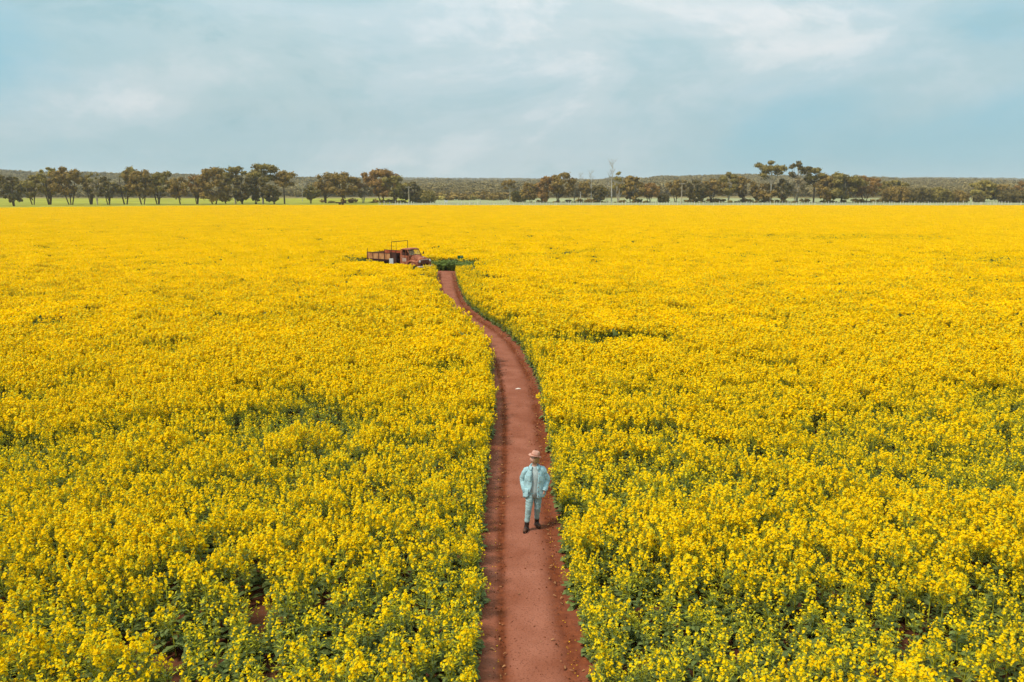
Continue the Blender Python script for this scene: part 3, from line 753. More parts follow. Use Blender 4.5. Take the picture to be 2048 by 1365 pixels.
B, PB, DB = 'bark', 'palebark', 'deadbark'
TREES = [  # photo x of the trunk, y of the top, width in photo px, kind, foliage, bark, distance, label
 (-6, 350, 34, 'round', 't_dark', B, 352, 'dark tree cut off by the left edge of the photo'),
 (28, 348, 38, 'dense', 't_dark', B, 322, 'dark bushy tree with foliage to the ground near the left edge'),
 (66, 351, 40, 'round', 't_olive', B, 350, 'olive tree on thin trunks between the leftmost bushy tree and a taller crown'),
 (99, 331, 40, 'round', 't_green', B, 352, 'tall yellowish tree with a pointed crown, fourth tree from the left edge'),
 (141, 333, 60, 'round', 't_brown', B, 350, 'broad dark brown tree, widest of the far left clump'),
 (182, 342, 28, 'round', 't_olive', B, 356, 'narrow olive tree just behind the broad one of the far left clump'),
 (196, 354, 28, 'sparse', 't_pale', PB, 347, 'thin tree on splayed pale grey stems in the far left clump'),
 (217, 353, 34, 'round', 't_dark', B, 350, 'low dark tree closing the far left clump on its right'),
 (251, 334, 44, 'round', 't_olive', B, 356, 'tall olive tree starting the second clump from the left'),
 (285, 337, 46, 'round', 't_brown', B, 352, 'bronze tree in the middle of the second clump from the left'),
 (316, 341, 44, 'round', 't_olive', B, 356, 'spreading olive tree ending the second clump from the left'),
 (362, 353, 42, 'round', 't_brown', B, 356, 'small round tree standing alone between two larger clumps on the left'),
 (394, 344, 32, 'round', 't_rust', B, 364, 'reddish tree leaning against a big rounded dense tree'),
 (428, 338, 60, 'dense', 't_brown', B, 356, 'big rounded dense tree left of the umbrella crowned ones'),
 (471, 331, 50, 'umbrella', 't_olive', PB, 372, 'umbrella crowned gum beside the big rounded dense tree'),
 (486, 350, 36, 'dense', 't_dark', B, 362, 'dark dense tree under the left umbrella crowned gum'),
 (526, 325, 56, 'umbrella', 't_olive', PB, 370, 'tallest umbrella crowned gum of the left half'),
 (511, 355, 30, 'dense', 't_dark', B, 364, 'short dark tree under the tallest left gum, on its left'),
 (547, 368, 32, 'dense', 't_dark', B, 362, 'low dark bushy tree under the tallest left gum, on its right'),
 (569, 342, 50, 'umbrella', 't_brown', B, 370, 'layered flat topped tree right of the tallest left gum'),
 (605, 366, 24, 'dead', None, DB, 430, 'small bleached dead tree with forked bare branches'),
 (621, 373, 24, 'round', 't_olive', B, 380, 'small olive tree just right of the bleached dead one'),
 (652, 343, 52, 'sparse', 't_brown', B, 388, 'loose airy tree left of the twiggy wide one'),
 (691, 345, 58, 'round', 't_brown', B, 384, 'wide twiggy brown tree behind the rusty trailer'),
 (726, 366, 34, 'sparse', 't_pale', PB, 396, 'pale thin tree filling the gap between two wide brown trees'),
 (765, 338, 68, 'round', 't_rust', B, 390, 'largest wide russet tree of the middle of the tree line'),
 (791, 352, 38, 'round', 't_olive', B, 386, 'darker tree joined to the right of the largest russet one'),
 (823, 364, 36, 'dense', 't_dark', B, 392, 'dark tree directly behind the left power pole'),
 (848, 379, 38, 'shrub', 't_olive', B, 394, 'low rounded shrub right of the left power pole'),
 (1020, 357, 26, 'umbrella', 't_brown', PB, 410, 'slender tree with one round tuft standing apart from the middle clump'),
 (1037, 377, 28, 'shrub', 't_olive', B, 414, 'low olive shrub right of the slender tufted tree'),
 (1062, 365, 30, 'dense', 't_brown', B, 405, 'brown bushy tree starting the clump right of the path'),
 (1087, 352, 34, 'dense', 't_rust', B, 402, 'russet rounded tree left of the domed crown'),
 (1118, 343, 46, 'round', 't_brown', B, 402, 'domed tree, highest of the clump just right of the path'),
 (1147, 366, 22, 'sparse', 't_pale', PB, 408, 'sparse pale sapling right of the domed tree'),
 (1161, 344, 12, 'dead', None, DB, 424, 'faint thin dead trunk behind the sparse pale sapling'),
 (1170, 365, 24, 'slim', 't_brown', B, 404, 'narrow brown tree left of a bare pale trunk'),
 (1182, 341, 12, 'dead', None, DB, 402, 'straight bare pale trunk between two small trees'),
 (1197, 371, 26, 'dense', 't_dark', B, 404, 'small dark egg shaped tree right of the bare pale trunk'),
 (1214, 366, 14, 'dead', None, DB, 404, 'short leaning dead stump left of the tallest dead tree'),
 (1223, 319, 22, 'dead', None, DB, 402, 'tallest dead tree, bare twigs standing high above the others'),
 (1237, 342, 26, 'sparse', 't_green', PB, 404, 'thin leafy tree hugging the tallest dead one'),
 (1263, 352, 40, 'dense', 't_brown', B, 402, 'dense brown tree with a knob on top, right of the tallest dead tree'),
 (1298, 366, 36, 'round', 't_rust', B, 402, 'rounded russet tree ending the clump before the gap'),
 (1326, 384, 20, 'shrub', 't_dark', B, 402, 'small dark bush alone in the gap left of the right power pole'),
 (1352, 360, 38, 'round', 't_brown', B, 408, 'brown tree behind the right power pole'),
 (1391, 358, 34, 'dense', 't_dark', B, 400, 'dark tree right of the right power pole'),
 (1424, 355, 38, 'round', 't_brown', B, 404, 'brown tree between the dark one and a higher flat crown'),
 (1455, 344, 42, 'round', 't_olive', PB, 404, 'higher tree with flat crown and pale trunks left of two tall gums'),
 (1485, 353, 34, 'round', 't_brown', B, 404, 'brown tree right of the flat crown with pale trunks'),
 (1520, 366, 40, 'dense', 't_brown', B, 404, 'low brown tree in front of the first tall gum'),
 (1541, 318, 50, 'umbrella', 't_olive', PB, 400, 'tall open gum with wide top, left of the two tall ones'),
 (1566, 358, 28, 'dense', 't_dark', B, 398, 'very dark tree with foliage to the ground between the two tall gums'),
 (1594, 319, 36, 'umbrella', 't_dark', PB, 402, 'tall tufted gum, right of the two tall ones'),
 (1588, 357, 34, 'sparse', 't_pale', PB, 399, 'pinkish thin tree at the foot of the right tall gum'),
 (1627, 334, 44, 'umbrella', 't_olive', B, 404, 'tufted half high gum just right of the two tall ones'),
 (1648, 350, 40, 'dense', 't_brown', B, 400, 'dense brown tree under the half high gum'),
 (1680, 346, 58, 'dense', 't_olive', B, 400, 'broad dense olive tree in the right half, left of a reddish one'),
 (1729, 351, 44, 'round', 't_rust', B, 400, 'reddish domed tree at the right end of the tall trees'),
 (1780, 362, 46, 'dense', 't_olive', B, 440, 'olive tree behind the first mounded shrub'),
 (1793, 372, 50, 'shrub', 't_brown', B, 404, 'first mounded shrub right of the tall trees'),
 (1835, 374, 50, 'shrub', 't_dark', B, 402, 'dark mounded shrub, second of the row on the right'),
 (1876, 373, 46, 'shrub', 't_olive', B, 404, 'olive mounded shrub, third of the row on the right'),
 (1911, 380, 38, 'shrub', 't_brown', B, 404, 'last low mounded shrub before the green gap'),
 (1962, 363, 44, 'dense', 't_green', B, 430, 'yellowish tree beyond the green gap on the far right'),
 (1957, 386, 18, 'shrub', 't_dark', B, 404, 'tiny bush in the green gap in front of the yellowish tree'),
 (1998, 368, 38, 'dense', 't_brown', B, 430, 'brown tree between the yellowish one and the right edge'),
 (2028, 379, 52, 'shrub', 't_dark', B, 402, 'dark mounded shrub at the right edge of the photo'),
 (2048, 361, 36, 'dense', 't_rust', B, 440, 'russet tree cut off by the right edge behind the dark mound'),
]
for i, (px, top, w, kind, leaf, bark, D, label) in enumerate(TREES):
    b = at_depth(px, 403, D); t = at_depth(px, top, D)
    cat = 'shrub' if kind == 'shrub' else ('dead tree' if kind == 'dead' else 'tree')
    nm = {'shrub': 'shrub', 'dead': 'dead_tree'}.get(kind, 'gum_tree' if kind == 'umbrella' else 'tree')
    make_tree(nm, (b.x, D, 0.03), t.z, 1.34 * w / FPX * D, kind, M[leaf] if leaf else None, M[bark], 1000 + i, label, cat,
              'trees and shrubs along the far edge of the field')

# wooded rises: one mass of far crowns
def woodland():
    rng = np.random.default_rng(77)
    ms = []
    for i in range(4):
        r_ = np.random.default_rng(900 + i)
        cl = [(np.array([r_.normal() * 0.28, r_.normal() * 0.28, 0.45 + 0.4 * k_ / 5]), 0.26, 0.2) for k_ in range(6)] + [(np.array([0, 0, 0.28]), 0.28, 0.24)]
        V, F = crown_leaves(cl, r_, 0.048, 420); ms.append(np_mesh('far_crown', V, F, [M['t_far']]))
    c = source_collection('woodland_source', ms)
    x1, y1 = grid(585, 1480, 7.0, rng, 0.74, 40)
    k_ = (fbm(x1 / 60, y1 / 120, 91) > np.interp(y1, [585, 640, 720], [0.50, 0.42, 0.22]))
    x1, y1 = x1[k_], y1[k_]
    x2, y2 = grid(2300, 3000, 17, rng, 0.74, 40)
    x = np.r_[x1, x2]; y = np.r_[y1, y2]; z = np.r_[hill_z(x1, y1), hill2_z(x2, y2)]
    h = np.r_[(3.0 + 8 * fbm(x1 / 35, y1 / 90, 95)) * rng.uniform(0.7, 1.3, len(x1)), rng.uniform(9, 15, len(x2))]
    s = np.stack([h * rng.uniform(0.9, 1.5, len(x)), h * rng.uniform(0.9, 1.5, len(x)), h], 1)
    rot = np.stack([0 * x, 0 * x, rng.uniform(0, 6.28, len(x))], 1)
    o = scatter('woodland', np.stack([x, y, z], 1), rot, s, rng.integers(0, 4, len(x)), c)
    tag(o, 'far olive brown woodland covering the low hills behind the tree line', 'woodland', kind='stuff')
woodland()

# scrubby undergrowth along the foot of the tree line (a mass, cannot be counted)
def undergrowth():
    rng = np.random.default_rng(78); ms = []
    for i in range(3):
        r_ = np.random.default_rng(930 + i)
        cl = [(np.array([r_.normal() * 0.4, r_.normal() * 0.3, 0.35]), 0.4, 0.35) for _ in range(4)]
        V, F = crown_leaves(cl, r_, 0.11, 120); ms.append(np_mesh('scrub', V, F, [M['t_brown'] if i else M['t_green']]))
    c = source_collection('scrub_source', ms)
    px = np.r_[rng.uniform(1050, 1310, 46), rng.uniform(1360, 1760, 60), rng.uniform(640, 860, 22), rng.uniform(860, 1060, 60)]
    Y = np.r_[rng.uniform(396, 415, 46), rng.uniform(394, 415, 60), rng.uniform(385, 410, 22), rng.uniform(470, 560, 60)]
    x = (px - 1024) / FPX * Y
    h = np.r_[0.6 + 2.6 * rng.random(128) ** 2.5, rng.uniform(2.5, 7, 60)]
    s = np.stack([h * 1.5, h * 1.3, h], 1)
    o = scatter('undergrowth', np.stack([x, Y, 0 * x], 1), np.stack([0 * x, 0 * x, rng.uniform(0, 6.28, len(x))], 1), s, rng.integers(0, 3, len(x)), c)
    tag(o, 'brownish scrub growing at the foot of the far tree line', 'undergrowth', kind='stuff')
undergrowth()

# ------------------------------------------------------------------ far fence, power poles, sign, trailer
def fence():
    root = empty('post_fence', (75, 309, 0)); tag(root, 'long row of pale upright posts along the far edge of the yellow field', 'fence')
    rng = np.random.default_rng(5); ms = []
    for i in range(4):
        b = MB(); h = 1.75 + 0.12 * i
        b.tube([(0, 0, 0), (rng.normal() * 0.03, 0, h * 0.6), (rng.normal() * 0.05, 0, h)], [0.11, 0.10, 0.09], 6)
        ms.append(b.mesh('post', [M['post']]))
    for i in range(250):
        o = bpy.data.objects.new('post', ms[rng.integers(0, 4)]); COL.objects.link(o); o.parent = root
        o.location = (-126 + i * 1.05 + rng.normal() * 0.12, rng.normal() * 0.25, 0.05); o.rotation_euler = (rng.normal() * 0.03, rng.normal() * 0.04, rng.uniform(0, 6))
        o.scale = (1, 1, rng.uniform(0.8, 1.12))
    for z in (0.6, 1.1, 1.55):
        b = MB(); b.tube([(-126, 0.15, z), (0, 0.15, z - 0.04), (136, 0.15, z)], 0.012, 4); b.build('wire', M['wire'], root)
fence()
M['pole'] = mat('pole_timber', (0.34, 0.27, 0.19), 0.9, 0.2, 1.5, 4)
M['insul'] = mat('insulator', (0.55, 0.52, 0.48), 0.3, 0.1, 5, 2)
def pole(px, top, D, label):
    b = at_depth(px, 403, D); H = at_depth(px, top, D).z
    root = empty('power_pole', (b.x, D, 0), 0.1); tag(root, label, 'power pole', 'timber power poles before the tree line')
    m = MB(); m.tube([(0, 0, 0), (0, 0, H)], [0.24, 0.17], 8); m.build('post', M['pole'], root)
    m = MB(); m.box((0, -0.22, H - 0.5), (2.8, 0.14, 0.18)); ca = m.build('crossarm', M['pole'], root)
    for x in (-1.25, -0.5, 0.5, 1.25):
        m = MB(); m.lathe([(0.03, 0), (0.07, 0.04), (0.05, 0.1), (0.08, 0.14), (0.03, 0.24)], 8, c=(x, -0.22, H - 0.41)); m.build('insulator', M['insul'], ca)
pole(818, 373, 372, 'timber power pole on the left, beside the dark tree and low shrub')
pole(1363, 366, 372, 'timber power pole on the right, beside the dark tree past the gap')
M['white'] = mat('white_paint', (0.55, 0.55, 0.54), 0.7, 0.08, 4, 3)
def far_sign():
    p = at_depth(892, 400, 380); root = empty('white_board', (p.x, 380, 0)); tag(root, 'tiny white board standing in the paddock in the middle of the far edge', 'board')
    m = MB(); m.box((0, 0, 1.0), (1.5, 0.05, 0.95)); m.build('panel', M['white'], root)
    for x in (-0.6, 0.6):
        m = MB(); m.box((x, 0.06, 0.75), (0.07, 0.06, 1.5)); m.build('post', M['post'], root)
far_sign()

# ------------------------------------------------------------------ rust and truck materials
def rust(name, a, b_, c, sc=2.2, pos=(0.35, 0.52, 0.68)):
    m = bpy.data.materials.new(name); m.use_nodes = True; nt = m.node_tree; N, L = nt.nodes, nt.links; bs = N['Principled BSDF']
    bs.inputs['Roughness'].default_value = 0.85; bs.inputs['Specular IOR Level'].default_value = 0.2
    tc = N.new('ShaderNodeTexCoord'); mp = N.new('ShaderNodeMapping'); mp.inputs['Scale'].default_value = (1, 1, 0.6); L.new(tc.outputs['Object'], mp.inputs[0])
    nz = N.new('ShaderNodeTexNoise'); nz.inputs['Scale'].default_value = sc; nz.inputs['Detail'].default_value = 8; nz.inputs['Roughness'].default_value = 0.62; L.new(mp.outputs[0], nz.inputs['Vector'])
    r = N.new('ShaderNodeValToRGB'); L.new(nz.outputs[0], r.inputs[0]); e = r.color_ramp.elements
    e[0].position, e[0].color = pos[0], (*a, 1); e[1].position, e[1].color = pos[2], (*c, 1); q = e.new(pos[1]); q.color = (*b_, 1)
    L.new(r.outputs[0], bs.inputs['Base Color'])
    bp = N.new('ShaderNodeBump'); bp.inputs['Strength'].default_value = 0.3; bp.inputs['Distance'].default_value = 0.01; L.new(nz.outputs[0], bp.inputs['Height']); L.new(bp.outputs[0], bs.inputs['Normal'])
    return m
M['rust'] = rust('rusty_cab_paint', (0.15, 0.042, 0.02), (0.31, 0.095, 0.042), (0.46, 0.19, 0.10), 3.4)
M['rust_dark'] = rust('dark_rusted_steel', (0.035, 0.016, 0.012), (0.06, 0.024, 0.017), (0.10, 0.035, 0.022))
M['rust_bed'] = rust('weathered_side_board', (0.30, 0.115, 0.042), (0.42, 0.19, 0.075), (0.50, 0.27, 0.12), 3.0)
M['rust_red'] = rust('red_lead_board', (0.25, 0.05, 0.02), (0.36, 0.075, 0.025), (0.42, 0.12, 0.045), 2.0)
M['tyre'] = mat('old_tyre', (0.025, 0.023, 0.021), 0.9, 0.3, 6, 3)
M['chrome'] = rust('dulled_metal', (0.30, 0.20, 0.14), (0.48, 0.40, 0.33), (0.58, 0.53, 0.46), 5.0)
M['lens'] = mat('headlight_glass', (0.62, 0.56, 0.46), 0.2, 0.1, 6, 2, spec=0.5)
M['faded'] = rust('faded_white_paint', (0.30, 0.10, 0.05), (0.38, 0.21, 0.14), (0.42, 0.31, 0.25), 6.0, (0.3, 0.42, 0.6))
M['dusty_sheen'] = mat('dusty_sheen_glass', (0.50, 0.38, 0.22), 0.5, 0.2, 5, 3)  # tan stands for dust plus the pane's reflection, painted into its colour
_nt = M['dusty_sheen'].node_tree; _t = _nt.nodes.new('ShaderNodeBsdfTransparent'); _x = _nt.nodes.new('ShaderNodeMixShader'); _x.inputs[0].default_value = 0.6
_nt.links.new(_nt.nodes['Principled BSDF'].outputs[0], _x.inputs[1]); _nt.links.new(_t.outputs[0], _x.inputs[2]); _nt.links.new(_x.outputs[0], _nt.nodes['Material Output'].inputs[0])
M['seat'] = mat('torn_seat_cloth', (0.05, 0.04, 0.035), 0.9, 0.3, 8, 3)

def trailer():
    p = at_depth(682, 402, 345); root = empty('farm_trailer', (p.x, 345, 0.03), 0.05); tag(root, 'low rusty flat trailer in the paddock under a wide brown tree', 'trailer')
    m = MB(); m.box((0, 0, 0.8), (4.2, 1.8, 0.14)); m.build('deck', M['rust_dark'], root, bevel=0.02)
    for s in (-1, 1):
        m = MB(); m.box((0, s * 0.88, 1.05), (4.2, 0.05, 0.32)); m.build('side_rail', M['rust_dark'], root)
        for x in (-0.6, 0.6):
            m = MB(); m.lathe([(0.1, -0.1), (0.38, -0.1), (0.42, 0), (0.38, 0.1), (0.1, 0.1)], 14, 'y', (x, s * 0.75, 0.42)); m.build('wheel', M['tyre'], root)
    m = MB(); m.tube([(2.1, 0.4, 0.72), (3.3, 0, 0.6)], 0.05, 6); m.tube([(2.1, -0.4, 0.72), (3.3, 0, 0.6)], 0.05, 6); m.build('drawbar', M['rust_dark'], root)
trailer()

# ------------------------------------------------------------------ the old truck (x forward, y left, z up; origin on the ground under the bumper)
def superring(x, w, z0, z1, n=20, p=3.2, rake=0.0):
    out = []
    cz, hz_ = (z0 + z1) / 2, (z1 - z0) / 2
    for k_ in range(n):
        a = 2 * math.pi * k_ / n; c, s = math.cos(a), math.sin(a)
        yy = math.copysign(abs(c) ** (2 / p), c) * w / 2; zz = cz + math.copysign(abs(s) ** (2 / p), s) * hz_
        out.append((x + rake * (zz - cz), yy, zz))
    return out
def truck():
    T = empty('old_truck', (TRUCK.x, TRUCK.y, 0.0), TR_YAW)
    tag(T, 'rusty red brown old flatbed truck standing in the yellow crop beside the path', 'truck')
    ru, dk = M['rust'], M['rust_dark']
    # chassis
    m = MB()
    for y in (-0.42, 0.42): m.box((-2.95, y, 0.62), (5.4, 0.09, 0.16))
    for x in (-0.6, -1.7, -3.0, -4.2, -5.5): m.box((x, 0, 0.615), (0.1, 0.76, 0.11))
    m.build('chassis', dk, T)
    # bonnet with rounded nose
    m = MB(); m.loft([superring(-0.16, 1.12, 0.78, 1.14), superring(-0.24, 1.26, 0.72, 1.24), superring(-0.45, 1.34, 0.66, 1.33), superring(-0.80, 1.42, 0.62, 1.41), superring(-1.24, 1.56, 0.60, 1.49)])
    bo = m.build('bonnet', ru, T, smooth=True)
    m = MB(); m.box((-0.74, 0, 1.405), (0.95, 0.035, 0.03), Matrix.Rotation(0.16, 3, 'Y')); m.build('bonnet_ridge', ru, bo)
    # grille: dark opening with bars
    m = MB(); m.box((-0.19, 0, 0.93), (0.12, 1.06, 0.34)); g = m.build('grille', dk, T, bevel=0.03)
    for z in (0.81, 0.87, 0.93, 0.99, 1.05):
        m = MB(); m.box((-0.118, 0, z), (0.03, 1.02, 0.018)); m.build('bar', M['rust'], g)
    m = MB(); m.box((-0.10, 0, 1.13), (0.05, 1.16, 0.04)); m.build('trim', M['chrome'], g, bevel=0.01)
    # fenders
    for s in (-1, 1):
        m = MB(); rings = []
        for t in np.linspace(0, math.pi, 13):
            cx = -0.92 + 0.62 * math.cos(t) * (1.12 if math.cos(t) > 0 else 0.9); cz = 0.58 + 0.50 * math.sin(t) ** 0.8 if math.sin(t) > 1e-6 else 0.58
            out = [(cx * 1.0, s * 0.60, cz + 0.05), (cx, s * 0.86, cz + 0.035), (cx, s * 0.95, cz - 0.03), (cx, s * 0.955, cz - 0.12), (cx, s * 0.93, cz - 0.13), (cx, s * 0.60, cz - 0.03)]
            rings.append(out)
        m.loft(rings); m.build('fender', ru, T, smooth=True)
        # headlight sits in the fender's nose
        m = MB(); m.lathe([(0.02, -0.22), (0.10, -0.20), (0.145, -0.06), (0.15, 0.0), (0.13, 0.015)], 18, 'x', (-0.17, s * 0.70, 0.99)); h = m.build('headlight', ru, T, smooth=True)
        m = MB(); m.lathe([(0.125, 0.0), (0.10, 0.035), (0.05, 0.05), (0.005, 0.055)], 18, 'x', (-0.155, s * 0.70, 0.99)); m.build('lens', M['lens'], h, smooth=True)
        m = MB(); m.box((-0.62, s * 0.72, 0.82), (0.9, 0.40, 0.44)); m.build('inner_wing', ru, T, bevel=0.08)
    # bumper
    m = MB(); m.loft([[(x_, y_, z_) for x_, z_ in ((bx, 0.44), (bx + 0.06, 0.46), (bx + 0.07, 0.53), (bx + 0.06, 0.60), (bx, 0.62), (bx - 0.03, 0.53))] for y_, bx in ((-1.02, -0.16), (-0.8, -0.03), (0, 0.0), (0.8, -0.03), (1.02, -0.16))])
    m.build('bumper', M['chrome'], T, smooth=True)
    # cab: lower shell, pillars, roof, open window frames
    W2 = 0.86
    m = MB()
    for s in (-1, 1):
        m.loft([[(-1.20, s * (W2 - 0.05), z), (-1.20, s * W2, z), (-1.38, s * (W2 + 0.03), z), (-2.02, s * (W2 + 0.03), z), (-2.28, s * (W2 - 0.02), z), (-2.28, s * (W2 - 0.07), z)] for z in (0.60, 0.75, 1.10, 1.40, 1.46)])
    m.box((-2.27, 0, 1.05), (0.05, 1.66, 0.92)); m.box((-1.75, 0, 0.62), (1.1, 1.64, 0.06)); m.box((-1.23, 0, 1.0), (0.05, 1.62, 0.9))
    cab = m.build('cab_shell', ru, T, bevel=0.03)
    m = MB()
    for s in (-1, 1):
        m.tube([(-1.22, s * 0.79, 1.44), (-1.36, s * 0.77, 1.72), (-1.52, s * 0.72, 1.96)], 0.038, 6)
        m.tube([(-1.60, s * 0.83, 1.44), (-1.63, s * 0.80, 1.70), (-1.66, s * 0.74, 1.96)], 0.022, 5)
        m.loft([[(-2.06, s * 0.86, z0), (-2.29, s * 0.82, z0), (-2.27, s * 0.75, z0), (-2.04, s * 0.80, z0)] if z0 < 1.6 else [(-2.06, s * 0.76, z0), (-2.27, s * 0.72, z0), (-2.25, s * 0.66, z0), (-2.04, s * 0.70, z0)] for z0 in (1.44, 1.98)])
    m.tube([(-1.20, 0, 1.47), (-1.34, 0, 1.72), (-1.50, 0, 1.97)], 0.022, 5)
    m.tube([(-1.20, -0.8, 1.47), (-1.17, 0, 1.49), (-1.20, 0.8, 1.47)], 0.035, 6)
    m.build('window_frame', ru, T)
    m = MB(); m.loft([superring(-1.42, 1.44, 1.94, 1.985, p=4), superring(-1.50, 1.56, 1.93, 2.03, p=4), superring(-1.75, 1.62, 1.93, 2.075, p=4), superring(-2.05, 1.60, 1.93, 2.07, p=4), superring(-2.26, 1.54, 1.92, 2.01, p=4), superring(-2.31, 1.46, 1.92, 1.97, p=4)])
    rf = m.build('roof', ru, T, smooth=True)
    m = MB(); m.tube([(-1.38, -0.74, 1.955), (-1.33, 0, 1.97), (-1.38, 0.74, 1.955)], 0.032, 6); m.build('sun_visor', dk, rf)
    m = MB(); m.box((-2.275, 0, 1.70), (0.03, 1.40, 0.5)); bw = m.build('rear_panel', ru, T)
    m = MB(); m.box((-2.252, 0, 1.74), (0.02, 0.9, 0.3)); m.build('rear_window', dk, bw)
    for s in (-1, 1):                                          # two windscreen panes, tan of dust and painted reflection
        m = MB(); m.add([(-1.215, s * 0.03, 1.49), (-1.225, s * 0.76, 1.48), (-1.51, s * 0.69, 1.95), (-1.50, s * 0.03, 1.96)], [(0, 1, 2, 3)]); m.build('windscreen_pane', M['dusty_sheen'], T)
    m = MB(); m.box((-1.98, 0, 0.92), (0.45, 1.4, 0.18)); m.box((-2.18, 0, 1.2), (0.14, 1.4, 0.55)); m.build('seat', M['seat'], T, bevel=0.04)
    m = MB(); m.lathe([(0.19, -0.012), (0.205, 0), (0.19, 0.012), (0.175, 0)], 18, 'x', (-1.48, 0.38, 1.36)); m.tube([(-1.48, 0.38, 1.36), (-1.25, 0.38, 1.2)], 0.02, 5); m.build('steering_wheel', dk, T)
    for s in (-1, 1):
        y = s * 0.903
        m = MB(); m.box((-1.70, y, 1.04), (0.70, 0.028, 0.78)); d = m.build('door', ru, T, bevel=0.02)
        m = MB(); m.box((-1.72, y + s * 0.018, 1.10), (0.44, 0.008, 0.30)); f = m.build('faded_panel', M['faded'], d); f['label'] = 'patch of faded white paint on the cab door'
        m = MB(); m.box((-1.98, y + s * 0.03, 1.30), (0.13, 0.03, 0.03)); m.build('handle', M['chrome'], d)
        m = MB(); m.box((-1.70, s * 0.98, 0.50), (0.75, 0.22, 0.04)); m.build('step', dk, T)
        m = MB(); m.tube([(-1.25, s * 0.84, 1.46), (-1.16, s * 1.03, 1.56)], 0.012, 4); mi = m.build('mirror_arm', dk, T)
        m = MB(); m.box((-1.16, s * 1.05, 1.62), (0.03, 0.15, 0.22)); m.build('mirror', dk, mi, bevel=0.01)
        if s < 0:
            m = MB(); m.box((-1.88, s * 0.82, 1.62), (0.33, 0.012, 0.24)); m.build('dark_window_panel', dk, T)  # dark panel filling the rear part of the near door window
    m = MB(); m.lathe([(0.05, 0), (0.05, 0.05), (0.02, 0.09)], 10, 'z', (-0.32, 0.0, 1.28)); m.build('bonnet_mascot', M['chrome'], T)
    m = MB(); m.tube([(-1.05, -0.72, 1.40), (-1.02, -0.80, 1.92)], 0.010, 4); m.build('antenna', dk, T)
    # wheels
    def wheel(x, y, s, r=0.42):
        m = MB(); m.lathe([(0.24, -0.10), (0.36, -0.115), (r - 0.02, -0.09), (r, -0.03), (r, 0.03), (r - 0.02, 0.09), (0.36, 0.115), (0.24, 0.10)], 24, 'y', (x, y, r)); w = m.build('tyre', M['tyre'], None, smooth=True)
        m = MB(); m.lathe([(0.245, -0.09 * s), (0.24, 0.07 * s), (0.17, 0.02 * s), (0.09, 0.03 * s), (0.07, 0.10 * s), (0.005, 0.11 * s)], 18, 'y', (x, y, r)); rm = m.build('rim', ru, None, smooth=True)
        e = empty('wheel'); e.parent = T; w.parent = e; rm.parent = e
    for s in (-1, 1):
        wheel(-0.92, s * 0.78, s); wheel(-4.30, s * 0.84, s); wheel(-4.30, s * 0.58, s)
    m = MB(); m.tube([(-0.92, -0.7, 0.42), (-0.92, 0.7, 0.42)], 0.05, 6); m.tube([(-4.3, -0.8, 0.42), (-4.3, 0.8, 0.42)], 0.08, 8); m.lathe([(0.06, -0.16), (0.17, -0.08), (0.19, 0), (0.17, 0.08), (0.06, 0.16)], 12, 'y', (-4.3, 0, 0.42)); m.build('axle', dk, T)
    # tray
    X0, X1, BW = -2.45, -5.85, 1.14
    m = MB()
    for k_ in range(9): m.box(((X0 + X1) / 2, -BW + 0.13 + k_ * 0.25, 1.02), (X1 - X0 and abs(X1 - X0), 0.235, 0.05))
    for x in np.linspace(X0 - 0.15, X1 + 0.15, 6): m.box((x, 0, 0.95), (0.08, 2 * BW, 0.09))
    for y in (-BW + 0.03, BW - 0.03): m.box(((X0 + X1) / 2, y, 0.945), (abs(X1 - X0), 0.07, 0.11))
    m.build('tray_floor', dk, T)
    def boards(y, x_front, mtl, n, z0=1.05, z1=1.62):
        L_ = (x_front - X1) / n
        for k_ in range(n):
            xc = X1 + L_ * (k_ + 0.5)
            m = MB(); m.box((xc, y, (z0 + z1) / 2), (L_ - 0.06, 0.035, z1 - z0 - 0.04), Matrix.Rotation(0.012 * (k_ % 3 - 1), 3, 'X')); m.build('side_board', mtl, T)
        m = MB()
        for k_ in range(n + 1): m.box((X1 + L_ * k_, y - 0.012 * np.sign(-y), (z0 + z1) / 2), (0.06, 0.07, z1 - z0 + 0.03))
        for z in (z0 - 0.01, z1): m.box(((x_front + X1) / 2, y - 0.012 * np.sign(-y), z), (x_front - X1 + 0.04, 0.06, 0.045))
        m.build('side_frame', dk, T)
    boards(-BW, -3.10, M['rust_bed'], 4)
    boards(BW, X0 - 0.02, M['rust_red'], 5, 1.05, 1.68)
    m = MB(); m.box((-2.76, -BW + 0.02, 1.17), (0.62, 0.03, 1.08)); m.build('dropped_gate', dk, T)
    m = MB(); m.box((X0 - 0.05, 0, 1.36), (0.04, 2 * BW - 0.06, 0.60)); m.build('headboard', dk, T)
    m = MB()                                                   # tall pipe frame behind the cab
    for y in (-BW + 0.05, BW - 0.05): m.tube([(X0 - 0.55, y, 1.0), (X0 - 0.55, y, 2.62)], 0.026, 6)
    m.tube([(X0 - 0.55, -BW + 0.05, 2.62), (X0 - 0.55, BW - 0.05, 2.62)], 0.026, 6); m.tube([(X0 - 0.55, -0.45, 1.0), (X0 - 0.55, -0.45, 2.61)], 0.012, 4)
    m.build('pipe_frame', dk, T)
    m = MB(); m.tube([(-3.05, -BW, 1.05), (-3.05, -BW - 0.02, 1.80)], 0.03, 5); m.build('stake', dk, T)
    m = MB(); m.tube([(X1, -BW + 0.1, 1.05), (X1 - 0.05, -BW + 0.05, 1.75), (X1 + 0.05, -BW, 2.0)], [0.03, 0.025, 0.015], 5); m.build('stake', dk, T)
    m = MB(); m.box((X1 - 0.03, 0, 1.33), (0.03, 2 * BW - 0.08, 0.5)); m.build('tailgate', M['rust_bed'], T)
